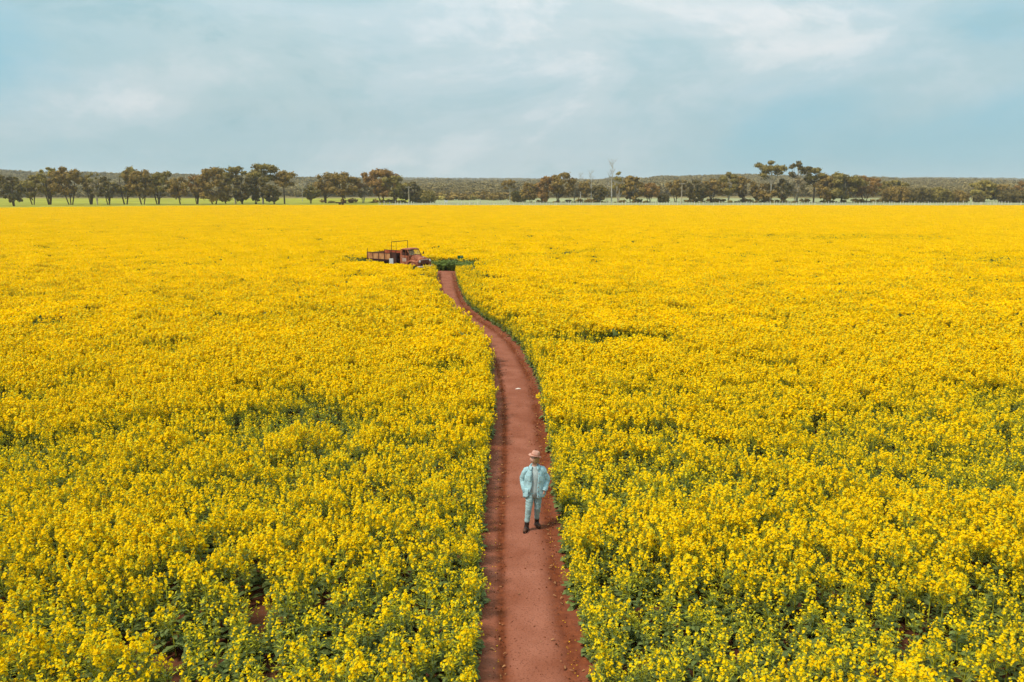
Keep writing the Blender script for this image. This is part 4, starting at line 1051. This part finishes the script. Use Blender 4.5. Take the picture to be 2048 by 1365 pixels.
    for s in (-1, 1):
        m = MB(); rings = []
        for t in np.linspace(0.15, math.pi - 0.15, 9):
            cx, cz = -4.30 + 0.54 * math.cos(t), 0.42 + 0.50 * math.sin(t); rings.append([(cx, s * 0.5, cz), (cx, s * 0.98, cz), (cx, s * 0.98, cz + 0.02), (cx, s * 0.5, cz + 0.02)])
        m.loft(rings); m.build('rear_mudguard', dk, T)
        m = MB(); m.box((-3.3, s * 0.75, 0.72), (0.7, 0.4, 0.36)); m.build('fuel_tank' if s < 0 else 'tool_box', dk, T, bevel=0.05)
    m = MB(); m.box((X1 - 0.07, -0.5, 0.78), (0.05, 0.62, 0.22)); m.build('rear_plate', M['chrome'], T)
    return T
truck()

# signs by the truck
def sign(name, loc, rz, w, h, z, face, label, letters=None):
    root = empty(name, loc, rz); tag(root, label, 'sign')
    m = MB(); m.box((0, 0, z), (w, 0.02, h)); p = m.build('panel', face, root, bevel=0.004)
    for x in ((-w * 0.36, w * 0.36) if w > 0.42 else (0,)):
        m = MB(); m.box((x, 0.03, (z + h * 0.45) / 2), (0.045, 0.035, z + h * 0.45)); m.build('post', M['post'], root)
    if letters:
        for (lx, lz, lw, lh) in letters:
            m = MB(); m.box((lx, -0.0125, z + lz), (lw, 0.004, lh)); m.build('lettering', M['white'], p)
M['green_sign'] = mat('green_sign_face', (0.022, 0.10, 0.028), 0.6, 0.2, 4, 3)
p = ground_at(921, 539); p.y -= 0.0
sign('green_sign', (p.x, p.y, 0), 0.12, 0.52, 0.34, 1.08, M['green_sign'], 'small green sign with white lettering among weeds right of the truck',
     [(0.0, 0.085, 0.03, 0.035), (0.045, 0.085, 0.03, 0.035), (0.09, 0.085, 0.03, 0.035), (0.135, 0.085, 0.03, 0.035), (0.18, 0.085, 0.03, 0.035), (0.05, 0.02, 0.025, 0.025), (0.10, 0.02, 0.04, 0.025), (0.16, 0.02, 0.05, 0.025)])
p = at_depth(782.5, 522.5, 69.0)
sign('white_sign', (p.x, 69.0, 0), -0.1, 0.36, 0.46, p.z, M['white'], 'small blank white sign standing in front of the truck tray')
print('truck at', TRUCK, 'white sign z', p.z)

# ------------------------------------------------------------------ clods and litter on the path
def litter():
    rng = np.random.default_rng(9); ms = []
    for i in range(3):
        r_ = np.random.default_rng(600 + i)
        V = np.array([[1, 0, 0], [-1, 0, 0], [0, 1, 0], [0, -1, 0], [0, 0, 0.8], [0, 0, -0.6]]) * r_.uniform(0.6, 1.2, (6, 1)) + r_.normal(size=(6, 3)) * 0.12
        F = [(0, 2, 4), (2, 1, 4), (1, 3, 4), (3, 0, 4), (2, 0, 5), (1, 2, 5), (3, 1, 5), (0, 3, 5)]
        ms.append(np_mesh('clod', V, np.array(F), [M['clod']]))
    for i in range(2):
        r_ = np.random.default_rng(620 + i)
        C = np.zeros((1, 3)); b = MB(); leaf_blade(b, (-0.5, 0, 0.05), (1, 0), 1.0, 0.22, r_, 0.35); ms.append(b.mesh('dry_leaf', [M['straw']]))
    b = MB(); b.add([(-.5, -.4, .1), (.5, -.4, .05), (.5, .4, .12), (-.4, .5, .06)], [(0, 1, 2, 3)]); ms.append(b.mesh('fallen_petal', [M['petal']]))
    c = source_collection('litter_source', ms)
    n = 5200
    ii = rng.integers(0, len(CL), n); side = rng.random(n)
    off = np.where(side < 0.28, rng.normal(-0.52, 0.09, n), np.where(side < 0.8, rng.normal(0.62, 0.13, n), rng.uniform(-0.85, 0.98, n)))
    jt = rng.uniform(-0.3, 0.3, n); x = CL[ii, 0] + CL[ii, 3] * off + CL[ii, 2] * jt; y = CL[ii, 1] - CL[ii, 2] * off + CL[ii, 3] * jt
    idx = np.where(rng.random(n) < 0.20, rng.integers(3, 5, n), rng.integers(0, 3, n))
    fp = (np.abs(off) > 0.55) & (rng.random(n) < 0.30); idx = np.where(fp, 5, idx)
    s = np.where(idx == 5, rng.uniform(0.012, 0.02, n), np.where(idx > 2, rng.uniform(0.03, 0.09, n), rng.uniform(0.006, 0.020, n) * (1 + (rng.random(n) > 0.97))))
    o = scatter('path_litter', np.stack([x, y, 0.052 + 0 * x], 1), rng.uniform(0, 6.28, (n, 3)) * np.array([0.05, 0.05, 1]), np.stack([s, s, s], 1), idx, c)
    tag(o, 'crumbs of red soil and dry leaf litter along the wheel marks of the path', 'litter', kind='stuff')
litter()
p = ground_at(1036, 781); b = MB(); r_ = np.random.default_rng(1)
b.add([(-0.11, -0.04, 0.004), (0.02, -0.06, 0.02), (0.12, -0.01, 0.006), (0.05, 0.06, 0.025), (-0.08, 0.05, 0.008), (0, 0, 0.045)], [(0, 1, 5), (1, 2, 5), (2, 3, 5), (3, 4, 5), (4, 0, 5), (4, 3, 2, 1, 0)])
o = b.build('pale_scrap', mat('pale_scrap', (0.62, 0.50, 0.42), 0.8, 0.15, 8, 2), loc=(p.x, p.y, 0.045)); tag(o, 'small pale scrap lying on the middle of the red path', 'scrap')

# ------------------------------------------------------------------ individual canola plants along the lower edge
def near_plants():
    base = []
    for st, lf, bl in FLOWERING + HALF + GREEN:
        base.append((st.mesh('stem', [M['stem']]), lf.mesh('leaves', [M['leaf']]), bl.mesh('blossom', [M['petal'], M['bud']])))
    for x, y, i, s, rot in NEAR:
        e = bpy.data.objects.new('canola_plant', None); COL.objects.link(e); e.location = (x, y, 0); e.rotation_euler = tuple(rot); e.scale = tuple(s)
        if i < 6: lab, grp = 'yellow flowering canola plant in the nearest band of crop along the lower edge', 'flowering canola plants along the lower edge'
        elif i < 8: lab, grp = 'half green canola plant with few flowers in the nearest band along the lower edge', 'half green canola plants along the lower edge'
        else: lab, grp = 'short leafy green canola plant, hardly flowering, in the nearest band along the lower edge', 'leafy green canola plants along the lower edge'
        tag(e, lab, 'plant', grp)
        for nm, me in zip(('stem', 'leaves', 'blossom'), base[i]):
            o = bpy.data.objects.new(nm, me); COL.objects.link(o); o.parent = e
near_plants()

# ------------------------------------------------------------------ the walking person (x to the viewer's right, -y towards the camera)
def person():
    foot = ground_at(1064, 1056, 0.05)
    root = empty('person', (foot.x + 0.05, foot.y, 0.05), R(-7)); root.scale = (0.925, 0.925, 0.925); tag(root, 'person in pale blue jacket, jeans and brown hat walking on the red path', 'person')
    skin = mat('skin', (0.60, 0.32, 0.23), 0.55, 0.10, 14, 3, spec=0.3)
    den = mat('pale_denim_jacket', (0.32, 0.475, 0.50), 0.9, 0.18, 9, 5, spec=0.1, bump=0.25, bscale=60)
    jean = mat('washed_jeans', (0.29, 0.40, 0.395), 0.9, 0.16, 7, 5, spec=0.1, bump=0.25, bscale=60)
    tee = mat('grey_inner_shirt', (0.40, 0.45, 0.44), 0.9, 0.12, 9, 4, spec=0.1)
    lin = mat('dark_jacket_lining', (0.055, 0.10, 0.12), 0.9, 0.1, 9, 3)
    felt = mat('brown_felt_hat', (0.50, 0.255, 0.185), 0.9, 0.12, 8, 4, spec=0.1)
    band = mat('hat_band', (0.33, 0.13, 0.08), 0.8, 0.1, 8, 3)
    bootm = mat('dark_boot_leather', (0.022, 0.013, 0.011), 0.5, 0.3, 10, 3, spec=0.4)
    toe = mat('dusty_toe_leather', (0.10, 0.045, 0.028), 0.7, 0.3, 10, 3, spec=0.2)
    hairm = mat('fair_hair', (0.30, 0.17, 0.08), 0.7, 0.25, 30, 3)
    dark = mat('eye_dark', (0.02, 0.015, 0.012), 0.3, 0.1, 5, 2)
    lipm = mat('lips', (0.36, 0.12, 0.09), 0.5, 0.1, 5, 2)
    def ell(cx, cy_, cz, rx, ry, n=20, tilt=0.0):
        return [(cx + rx * math.cos(2 * math.pi * k_ / n), cy_ + ry * math.sin(2 * math.pi * k_ / n), cz + tilt * rx * math.cos(2 * math.pi * k_ / n)) for k_ in range(n)]
    def fuse(mb, name, mtl, voxel, parent=root, it=6, fac=0.5):
        o = mb.build(name, mtl, parent)
        r = o.modifiers.new('remesh', 'REMESH'); r.mode = 'VOXEL'; r.voxel_size = voxel
        if it: s_ = o.modifiers.new('smooth', 'SMOOTH'); s_.iterations = it; s_.factor = fac
        dg = bpy.context.evaluated_depsgraph_get(); me = bpy.data.meshes.new_from_object(o.evaluated_get(dg)); o.modifiers.clear(); o.data = me
        me.polygons.foreach_set('use_smooth', [True] * len(me.polygons))
        if not len(me.materials): me.materials.append(mtl)
        return o
    def crease(o, amp, fz, fx, seed, tilt=0.0):
        me = o.data; n_ = len(me.vertices); co = np.zeros(n_ * 3, np.float32); me.vertices.foreach_get('co', co); co = co.reshape(-1, 3)
        nn = np.zeros(n_ * 3, np.float32); me.vertices.foreach_get('normal', nn); nn = nn.reshape(-1, 3)
        w1 = fbm(co[:, 0] * fx + co[:, 1] * fx * 0.7 + tilt * co[:, 2], (co[:, 2] + tilt * co[:, 0]) * fz, seed, 3)
        rdg = 1 - np.abs(2 * w1 - 1) * 2.2                        # sharp-crested creases
        co += nn * (amp * np.clip(rdg, -1, 1))[:, None]
        me.vertices.foreach_set('co', co.ravel()); me.update()
    # joints (image-left leg steps forward)
    HL, KL, AL = Vector((-0.09, -0.01, 0.92)), Vector((-0.125, -0.13, 0.51)), Vector((-0.165, -0.17, 0.10))
    HR, KR, AR = Vector((0.085, 0.02, 0.91)), Vector((0.070, 0.01, 0.50)), Vector((0.045, 0.13, 0.10))
    SL, EL, WL = Vector((-0.20, 0.01, 1.435)), Vector((-0.272, 0.06, 1.15)), Vector((-0.215, -0.06, 0.92))
    SR, ER, WR = Vector((0.19, 0.03, 1.465)), Vector((0.272, 0.08, 1.15)), Vector((0.235, -0.06, 0.96))
    # --- body: torso, neck, head with face, arms, hands, legs, feet fused into one surface
    m = MB()
    m.loft([ell(0, 0.02, 0.84, 0.13, 0.09), ell(0, 0.02, 0.95, 0.165, 0.115), ell(0, 0.015, 1.1, 0.145, 0.10), ell(0, 0.01, 1.3, 0.175, 0.115), ell(0, 0.02, 1.43, 0.17, 0.10), ell(0, 0.02, 1.50, 0.08, 0.065), ell(0, 0.01, 1.53, 0.056, 0.058), ell(0, 0.0, 1.62, 0.054, 0.056)])
    for h, k_, a in ((HL, KL, AL), (HR, KR, AR)): m.tube([h, h.lerp(k_, 0.5), k_, k_.lerp(a, 0.35), a], [0.080, 0.070, 0.048, 0.046, 0.034], 12)
    m.tube([AL, AL + Vector((-0.01, -0.06, -0.05)), AL + Vector((-0.03, -0.17, -0.07))], [0.04, 0.042, 0.03], 10)
    m.tube([AR, AR + Vector((0.03, -0.06, -0.05)), AR + Vector((0.075, -0.15, -0.07))], [0.04, 0.042, 0.03], 10)
    for s_, e, w in ((SL, EL, WL), (SR, ER, WR)):
        m.tube([s_, s_.lerp(e, 0.5), e, e.lerp(w, 0.4), w], [0.042, 0.042, 0.036, 0.036, 0.026], 10)
    for w, sg in ((WL, -1), (WR, 1)):                            # hands slipped into the front pockets, thumbs outside
        d = Vector((-sg * 0.35, -0.10, -0.93)).normalized(); side = Vector((0.0, -1, 0.1)).normalized()
        palm = w + d * 0.075
        m.tube([w, w + d * 0.03, palm, palm + d * 0.02], [0.027, 0.032, 0.038, 0.034], 8, sq=0.6)
        for q, ln in ((-0.030, 0.062), (-0.010, 0.075), (0.010, 0.080), (0.030, 0.072)):
            b0 = palm + side * q + d * 0.012; m.tube([b0, b0 + d * ln * 0.55, b0 + d * ln + Vector((-sg * 0.012, 0, 0))], [0.0095, 0.009, 0.0075], 6)
        t0 = w + d * 0.03 + side * 0.026; m.tube([t0, t0 + side * 0.03 + d * 0.022, t0 + side * 0.036 + d * 0.055], [0.013, 0.011, 0.009], 6)
    # head, turned to the viewer's left and tipped back a little
    HC = Vector((-0.005, -0.02, 1.705)); HR_ = Matrix.Rotation(R(-60), 3, 'Z') @ Matrix.Rotation(R(-6), 3, 'X')
    hv, hf = [], []
    nu, nv = 28, 20
    for j in range(nv + 1):
        th = math.pi * j / nv
        for i in range(nu):
            ph = 2 * math.pi * i / nu
            x, y, z = math.sin(th) * math.cos(ph), math.sin(th) * math.sin(ph), math.cos(th)
            f = max(0, -y)                                             # 1 at the front
            sx, sy, sz = 0.075, 0.095, 0.120
            if z < 0: sx *= 1 - 0.30 * z * z; sy *= 1 - 0.15 * z * z
            px_, py_, pz_ = x * sx, y * sy, z * sz
            g2 = lambda cx, cz, wx, wz: math.exp(-((px_ - cx) / wx) ** 2 - ((pz_ - cz) / wz) ** 2) * (1 if y < 0 else 0)
            py_ -= 0.026 * g2(0, -0.022, 0.013, 0.022) + 0.012 * g2(0, 0.005, 0.010, 0.025)      # nose
            py_ += 0.010 * (g2(-0.030, 0.008, 0.016, 0.012) + g2(0.030, 0.008, 0.016, 0.012))     # eye sockets
            py_ -= 0.006 * g2(0, 0.028, 0.05, 0.012) + 0.007 * g2(0, -0.060, 0.022, 0.010) + 0.012 * g2(0, -0.098, 0.025, 0.02)   # brow, lips, chin
            hv.append(tuple(HC + HR_ @ Vector((px_, py_, pz_))))
    for j in range(nv):
        for i in range(nu):
            hf.append((j * nu + i, j * nu + (i + 1) % nu, (j + 1) * nu + (i + 1) % nu, (j + 1) * nu + i))
    m.add(hv, hf)
    for s_ in (-1, 1):
        m.add([tuple(HC + HR_ @ Vector((s_ * (0.074 + 0.010 * math.cos(a) * 0), 0.008, -0.01)) + HR_ @ Vector((s_ * (0.012 if k_ % 2 else 0.0), 0.018 * math.cos(a), 0.032 * math.sin(a)))) for k_, a in enumerate(np.linspace(0, 5.6, 8))] + [tuple(HC + HR_ @ Vector((s_ * 0.092, 0.016, -0.008)))],
              [(k_, (k_ + 1) % 8, 8) for k_ in range(8)] + [tuple(range(8))])
    fuse(m, 'body', skin, 0.0075, it=3, fac=0.4)
    m = MB()
    for s_ in (-1, 1): m.lathe([(0.002, -0.010), (0.009, -0.006), (0.010, 0.0), (0.009, 0.006), (0.002, 0.010)], 8, 'y', (0, 0, 0)); break
    for s_ in (-1, 1):
        e_ = MB(); c = HC + HR_ @ Vector((s_ * 0.030, -0.083, 0.009)); e_.lathe([(0.001, -0.005), (0.005, -0.003), (0.0065, 0.0), (0.005, 0.003), (0.001, 0.005)], 8, 'z', tuple(c)); e_.build('eye', dark, root, smooth=True)
        e_ = MB(); e_.tube([HC + HR_ @ Vector((s_ * 0.014, -0.096, 0.030)), HC + HR_ @ Vector((s_ * 0.032, -0.090, 0.034)), HC + HR_ @ Vector((s_ * 0.05, -0.074, 0.028))], 0.003, 5); e_.build('eyebrow', hairm, root)
    e_ = MB(); e_.tube([HC + HR_ @ Vector((-0.024, -0.090, -0.060)), HC + HR_ @ Vector((0, -0.100, -0.058)), HC + HR_ @ Vector((0.024, -0.090, -0.060))], [0.004, 0.007, 0.004], 6); e_.build('mouth', lipm, root)
    # hair under the hat, back and sides
    m = MB(); V = []
    for j in range(9):
        z = 0.06 - 0.018 * j
        for i in range(17):
            a = R(-28) + R(236) * i / 16; k_ = 1.09 - 0.003 * j; V.append(tuple(HC + HR_ @ Vector((0.079 * math.cos(a) * k_, 0.098 * math.sin(a) * k_ + 0.006, z + (0.03 if i in (0, 16) else 0) * (j / 8)))))
    m.add(V, [(j * 17 + i, j * 17 + i + 1, (j + 1) * 17 + i + 1, (j + 1) * 17 + i) for j in range(8) for i in range(16)])
    h_ = m.build('hair', hairm, root, smooth=True); sm = h_.modifiers.new('solid', 'SOLIDIFY'); sm.thickness = 0.012
    # --- hat: pinched crown, flat brim
    HT = HC + HR_ @ Vector((0, 0.008, 0.062)); HM = Matrix.Rotation(R(-60), 3, 'Z') @ Matrix.Rotation(R(-17), 3, 'X')
    rings = []
    for r_, z in ((0.088, 0.005), (0.144, 0.004), (0.147, 0.009), (0.142, 0.013), (0.100, 0.018), (0.092, 0.03), (0.088, 0.075), (0.080, 0.112), (0.060, 0.126), (0.03, 0.118), (0.002, 0.112)):
        ring = []
        for k_ in range(32):
            a = 2 * math.pi * k_ / 32; x, y = r_ * math.cos(a) * 0.93, r_ * math.sin(a) * 1.10
            zz = z + (0.016 * math.cos(a) ** 2 if 0.12 < r_ else 0) - (0.012 * math.sin(a) ** 2 * (1 if y < 0 else 0.2) if 0.12 < r_ else 0)
            if z > 0.07 and y < 0: x *= 0.82
            ring.append(tuple(HT + HM @ Vector((x, y, zz))))
        rings.append(ring)
    m = MB(); m.loft(rings); hat = m.build('hat', felt, root, smooth=True)
    m = MB(); m.loft([[tuple(HT + HM @ Vector((r_ * math.cos(2 * math.pi * k_ / 32) * 0.93, r_ * math.sin(2 * math.pi * k_ / 32) * 1.10, z))) for k_ in range(32)] for r_, z in ((0.097, 0.018), (0.0975, 0.024), (0.0945, 0.046), (0.090, 0.048))], cap=False)
    m.build('hat_band', band, hat, smooth=True)
    # --- trousers
    m = MB()
    m.loft([ell(-0.005, 0.015, 0.80, 0.165, 0.115), ell(-0.005, 0.015, 0.90, 0.19, 0.14), ell(0, 0.015, 1.02, 0.175, 0.128)])
    for h, k_, a, rr in ((HL, KL, AL, 1), (HR, KR, AR, 1)):
        e = a.lerp(k_, 0.27)
        m.tube([h + Vector((0, 0.01, 0.02)), h.lerp(k_, 0.35), h.lerp(k_, 0.75), k_ + Vector((0, -0.008, 0)), k_.lerp(e, 0.3), k_.lerp(e, 0.7), e], [0.104, 0.096, 0.078, 0.068, 0.066, 0.061, 0.058], 16)
    jo = fuse(m, 'jeans', jean, 0.011, it=5)
    crease(jo, 0.010, 16, 6, 4, 0.35)
    # --- boots
    for a, kn, d in ((AL, KL, Vector((-0.22, -1, 0)).normalized()), (AR, KR, Vector((0.55, -1, 0)).normalized())):
        m = MB(); m.tube([a.lerp(kn, 0.36), a.lerp(kn, 0.18), a, a + Vector((0, 0.01, -0.055))], [0.056, 0.056, 0.056, 0.054], 14)
        m.tube([a + Vector((0, 0, -0.04)) - d * 0.045, a + Vector((0, 0, -0.045)) + d * 0.03, a + Vector((0, 0, -0.052)) + d * 0.10, a + Vector((0, 0, -0.060)) + d * 0.165], [0.046, 0.054, 0.050, 0.034], 14)
        b_ = fuse(m, 'boot', bootm, 0.008, it=3)
        me = b_.data; c_ = np.zeros(len(me.vertices) * 3, np.float32); me.vertices.foreach_get('co', c_); c_ = c_.reshape(-1, 3); c_[:, 2] = np.maximum(c_[:, 2], 0.012); me.vertices.foreach_set('co', c_.ravel()); me.update()
        m = MB(); m.tube([a + Vector((0, 0, -0.050)) + d * 0.085, a + Vector((0, 0, -0.053)) + d * 0.13, a + Vector((0, 0, -0.060)) + d * 0.178], [0.0515, 0.049, 0.030], 14); m.build('toe_cap', toe, b_, smooth=True)
        side = Vector((-d.y, d.x, 0)); c0 = Vector((a.x, a.y, 0))
        out = [(-0.085, 0.038), (-0.03, 0.044), (0.06, 0.050), (0.13, 0.046), (0.19, 0.022)]
        pts = [c0 + d * u - side * w for u, w in out] + [c0 + d * u + side * w for u, w in out[::-1]]
        m = MB(); m.loft([[(q.x, q.y, 0.0) for q in pts], [(q.x, q.y, 0.022) for q in pts]]); m.build('sole', dark, b_)
    # --- inner shirt
    m = MB(); m.loft([ell(0.0, 0.012, 0.785, 0.192, 0.140, 24), ell(0, 0.012, 0.95, 0.190, 0.138, 24), ell(0, 0.008, 1.15, 0.180, 0.128, 24), ell(0, 0.008, 1.32, 0.198, 0.134, 24), ell(0, 0.015, 1.43, 0.19, 0.115, 24), ell(0, 0.015, 1.495, 0.105, 0.085, 24), ell(0, 0.012, 1.52, 0.078, 0.074, 24)])
    m.build('inner_shirt', tee, root, smooth=True)
    # --- jacket: open front panels, sleeves, collar, pockets
    m = MB(); rings = []
    prof = [(0.795, 0.255, 0.190, 0.30, 0.62), (0.84, 0.262, 0.192, 0.30, 0.50), (0.95, 0.258, 0.186, 0.30, 0.30), (1.08, 0.250, 0.178, 0.34, 0.18), (1.22, 0.245, 0.170, 0.40, 0.16), (1.34, 0.232, 0.160, 0.46, 0.18), (1.42, 0.200, 0.140, 0.52, 0.24), (1.475, 0.150, 0.112, 0.62, 0.36), (1.505, 0.110, 0.098, 0.7, 0.5)]
    NA = 56
    zs = np.linspace(0.795, 1.505, 34)
    P = np.array(prof)
    for z in zs:
        rx, ry, op_r, op_l = (np.interp(z, P[:, 0], P[:, c]) for c in (1, 2, 3, 4))
        ring = []
        a0, a1 = -math.pi / 2 + op_r, 1.5 * math.pi - op_l        # from the viewer's right lapel round the back to the left lapel
        for i in range(NA):
            t = i / (NA - 1); a = a0 + (a1 - a0) * t
            fold = 0.015 * math.sin(a * 11 + 2.5 * math.sin(z * 7) + 3 * z) * np.interp(z, [0.8, 1.1, 1.45], [1, 0.7, 0.1]) + 0.03 * (fbm(np.array([a * 3.2 + 9]), np.array([z * 9.0]), 14)[0] - 0.5)
            ring.append(((rx + fold) * math.cos(a) - 0.005, (ry + fold) * math.sin(a) + 0.015, z + 0.012 * math.sin(a * 3) + 0.02 * math.cos(a) * (z < 0.9)))
        rings.append(ring)
    m.loft(rings, closed=False)
    jk = m.build('jacket', [den, lin], root, smooth=True)
    sm = jk.modifiers.new('solid', 'SOLIDIFY'); sm.thickness = 0.010; sm.offset = -1; sm.material_offset = 1
    def sleeve(S, E, W_, sg):
        m = MB(); rng = np.random.default_rng(40 + sg)
        pts, rad = [], []
        key = [(S + Vector((-sg * 0.075, 0, -0.005)), 0.058), (S + Vector((-sg * 0.02, 0.0, -0.025)), 0.070), (S.lerp(E, 0.22) + Vector((-sg * 0.005, 0, 0)), 0.075), (S.lerp(E, 0.55), 0.072), (E + Vector((sg * 0.005, 0.01, 0.05)), 0.069), (E + Vector((0, 0, -0.03)), 0.068), (E.lerp(W_, 0.55), 0.062), (W_ + Vector((0, 0, 0.015)), 0.060)]
        for i in range(len(key) - 1):
            for t in np.linspace(0, 1, 8, endpoint=False):
                pts.append(key[i][0].lerp(key[i + 1][0], t)); rad.append((key[i][1] * (1 - t) + key[i + 1][1] * t) )
        pts.append(key[-1][0]); rad.append(key[-1][1])
        m.tube(pts, rad, 24, cap=False); o = m.build('sleeve', den, jk, smooth=True); crease(o, 0.014, 13, 7, 50 + sg, 0.5 * sg)
        q = o.modifiers.new('solid', 'SOLIDIFY'); q.thickness = 0.006; q.offset = -1
        c = MB(); dn = (W_ - E).normalized(); c.tube([W_ + Vector((0, 0, 0.015)) - dn * 0.03, W_ + Vector((0, 0, 0.015)) + dn * 0.025], [0.064, 0.060], 18, cap=False); c.build('cuff', den, jk, smooth=True)
    sleeve(SL, EL, WL, -1); sleeve(SR, ER, WR, 1)
    # hem flap swept back over the pocketed hand on the viewer's left
    m = MB(); V = []
    for j in range(8):
        t = j / 7
        for i in range(8):
            u = i / 7; V.append((-0.12 - 0.12 * u - 0.01 * t, -0.165 - 0.035 * math.sin(u * 3.1) * t + 0.07 * u, 1.02 - 0.225 * t + 0.03 * (1 - u) * t))
    m.add(V, [(j * 8 + i, j * 8 + i + 1, (j + 1) * 8 + i + 1, (j + 1) * 8 + i) for j in range(7) for i in range(7)])
    f = m.build('jacket_flap', den, jk, smooth=True); q = f.modifiers.new('solid', 'SOLIDIFY'); q.thickness = 0.008
    # collar
    m = MB(); V = []
    for i in range(21):
        a = -math.pi / 2 + 0.55 + (2 * math.pi - 1.0) * i / 20
        c, s = math.cos(a), math.sin(a); fr = max(0, -s)
        V += [(0.092 * c, 0.088 * s + 0.012, 1.505), (0.098 * c, 0.094 * s + 0.012, 1.555 - 0.03 * fr), (0.135 * c + 0.02 * c * fr, 0.125 * s + 0.012 - 0.025 * fr, 1.495 - 0.06 * fr)]
    m.add(V, [(3 * i + k_, 3 * i + 3 + k_, 3 * i + 4 + k_, 3 * i + 1 + k_) for i in range(20) for k_ in range(2)])
    c = m.build('collar', den, jk, smooth=True); q = c.modifiers.new('solid', 'SOLIDIFY'); q.thickness = 0.008
    for x, s_ in ((-0.125, -1), (0.155, 1)):
        m = MB(); m.box((x, -0.158 + abs(x) * 0.12, 1.27), (0.105, 0.008, 0.125), Matrix.Rotation(s_ * 0.42, 3, 'Z')); m.build('chest_pocket', den, jk, bevel=0.003)
    m = MB()
    for z in np.linspace(0.86, 1.38, 6):
        a = -math.pi / 2 + np.interp(z, P[:, 0], P[:, 3]) + 0.09
        rx, ry = np.interp(z, P[:, 0], P[:, 1]), np.interp(z, P[:, 0], P[:, 2])
        b_ = MB(); b_.lathe([(0.002, -0.012), (0.009, -0.010), (0.009, 0.004), (0.002, 0.006)], 8, 'y', (rx * math.cos(a), ry * math.sin(a) + 0.008, z)); b_.build('button', band, jk)
person()

# ------------------------------------------------------------------ haze: the air between here and the hills
def haze():
    b = MB(); b.box((0, 2950, 44), (8600, 6700, 90)); m = bpy.data.materials.new('haze_air'); m.use_nodes = True
    nt = m.node_tree; nt.nodes.remove(nt.nodes['Principled BSDF']); v = nt.nodes.new('ShaderNodeVolumePrincipled')
    v.inputs['Color'].default_value = (0.86, 0.93, 1.0, 1); v.inputs['Density'].default_value = 0.00012; v.inputs['Anisotropy'].default_value = 0.2
    nt.links.new(v.outputs[0], nt.nodes['Material Output'].inputs['Volume'])
    o = b.build('haze', m); tag(o, 'thin pale haze in the air over the fields', 'haze', kind='stuff')
haze()
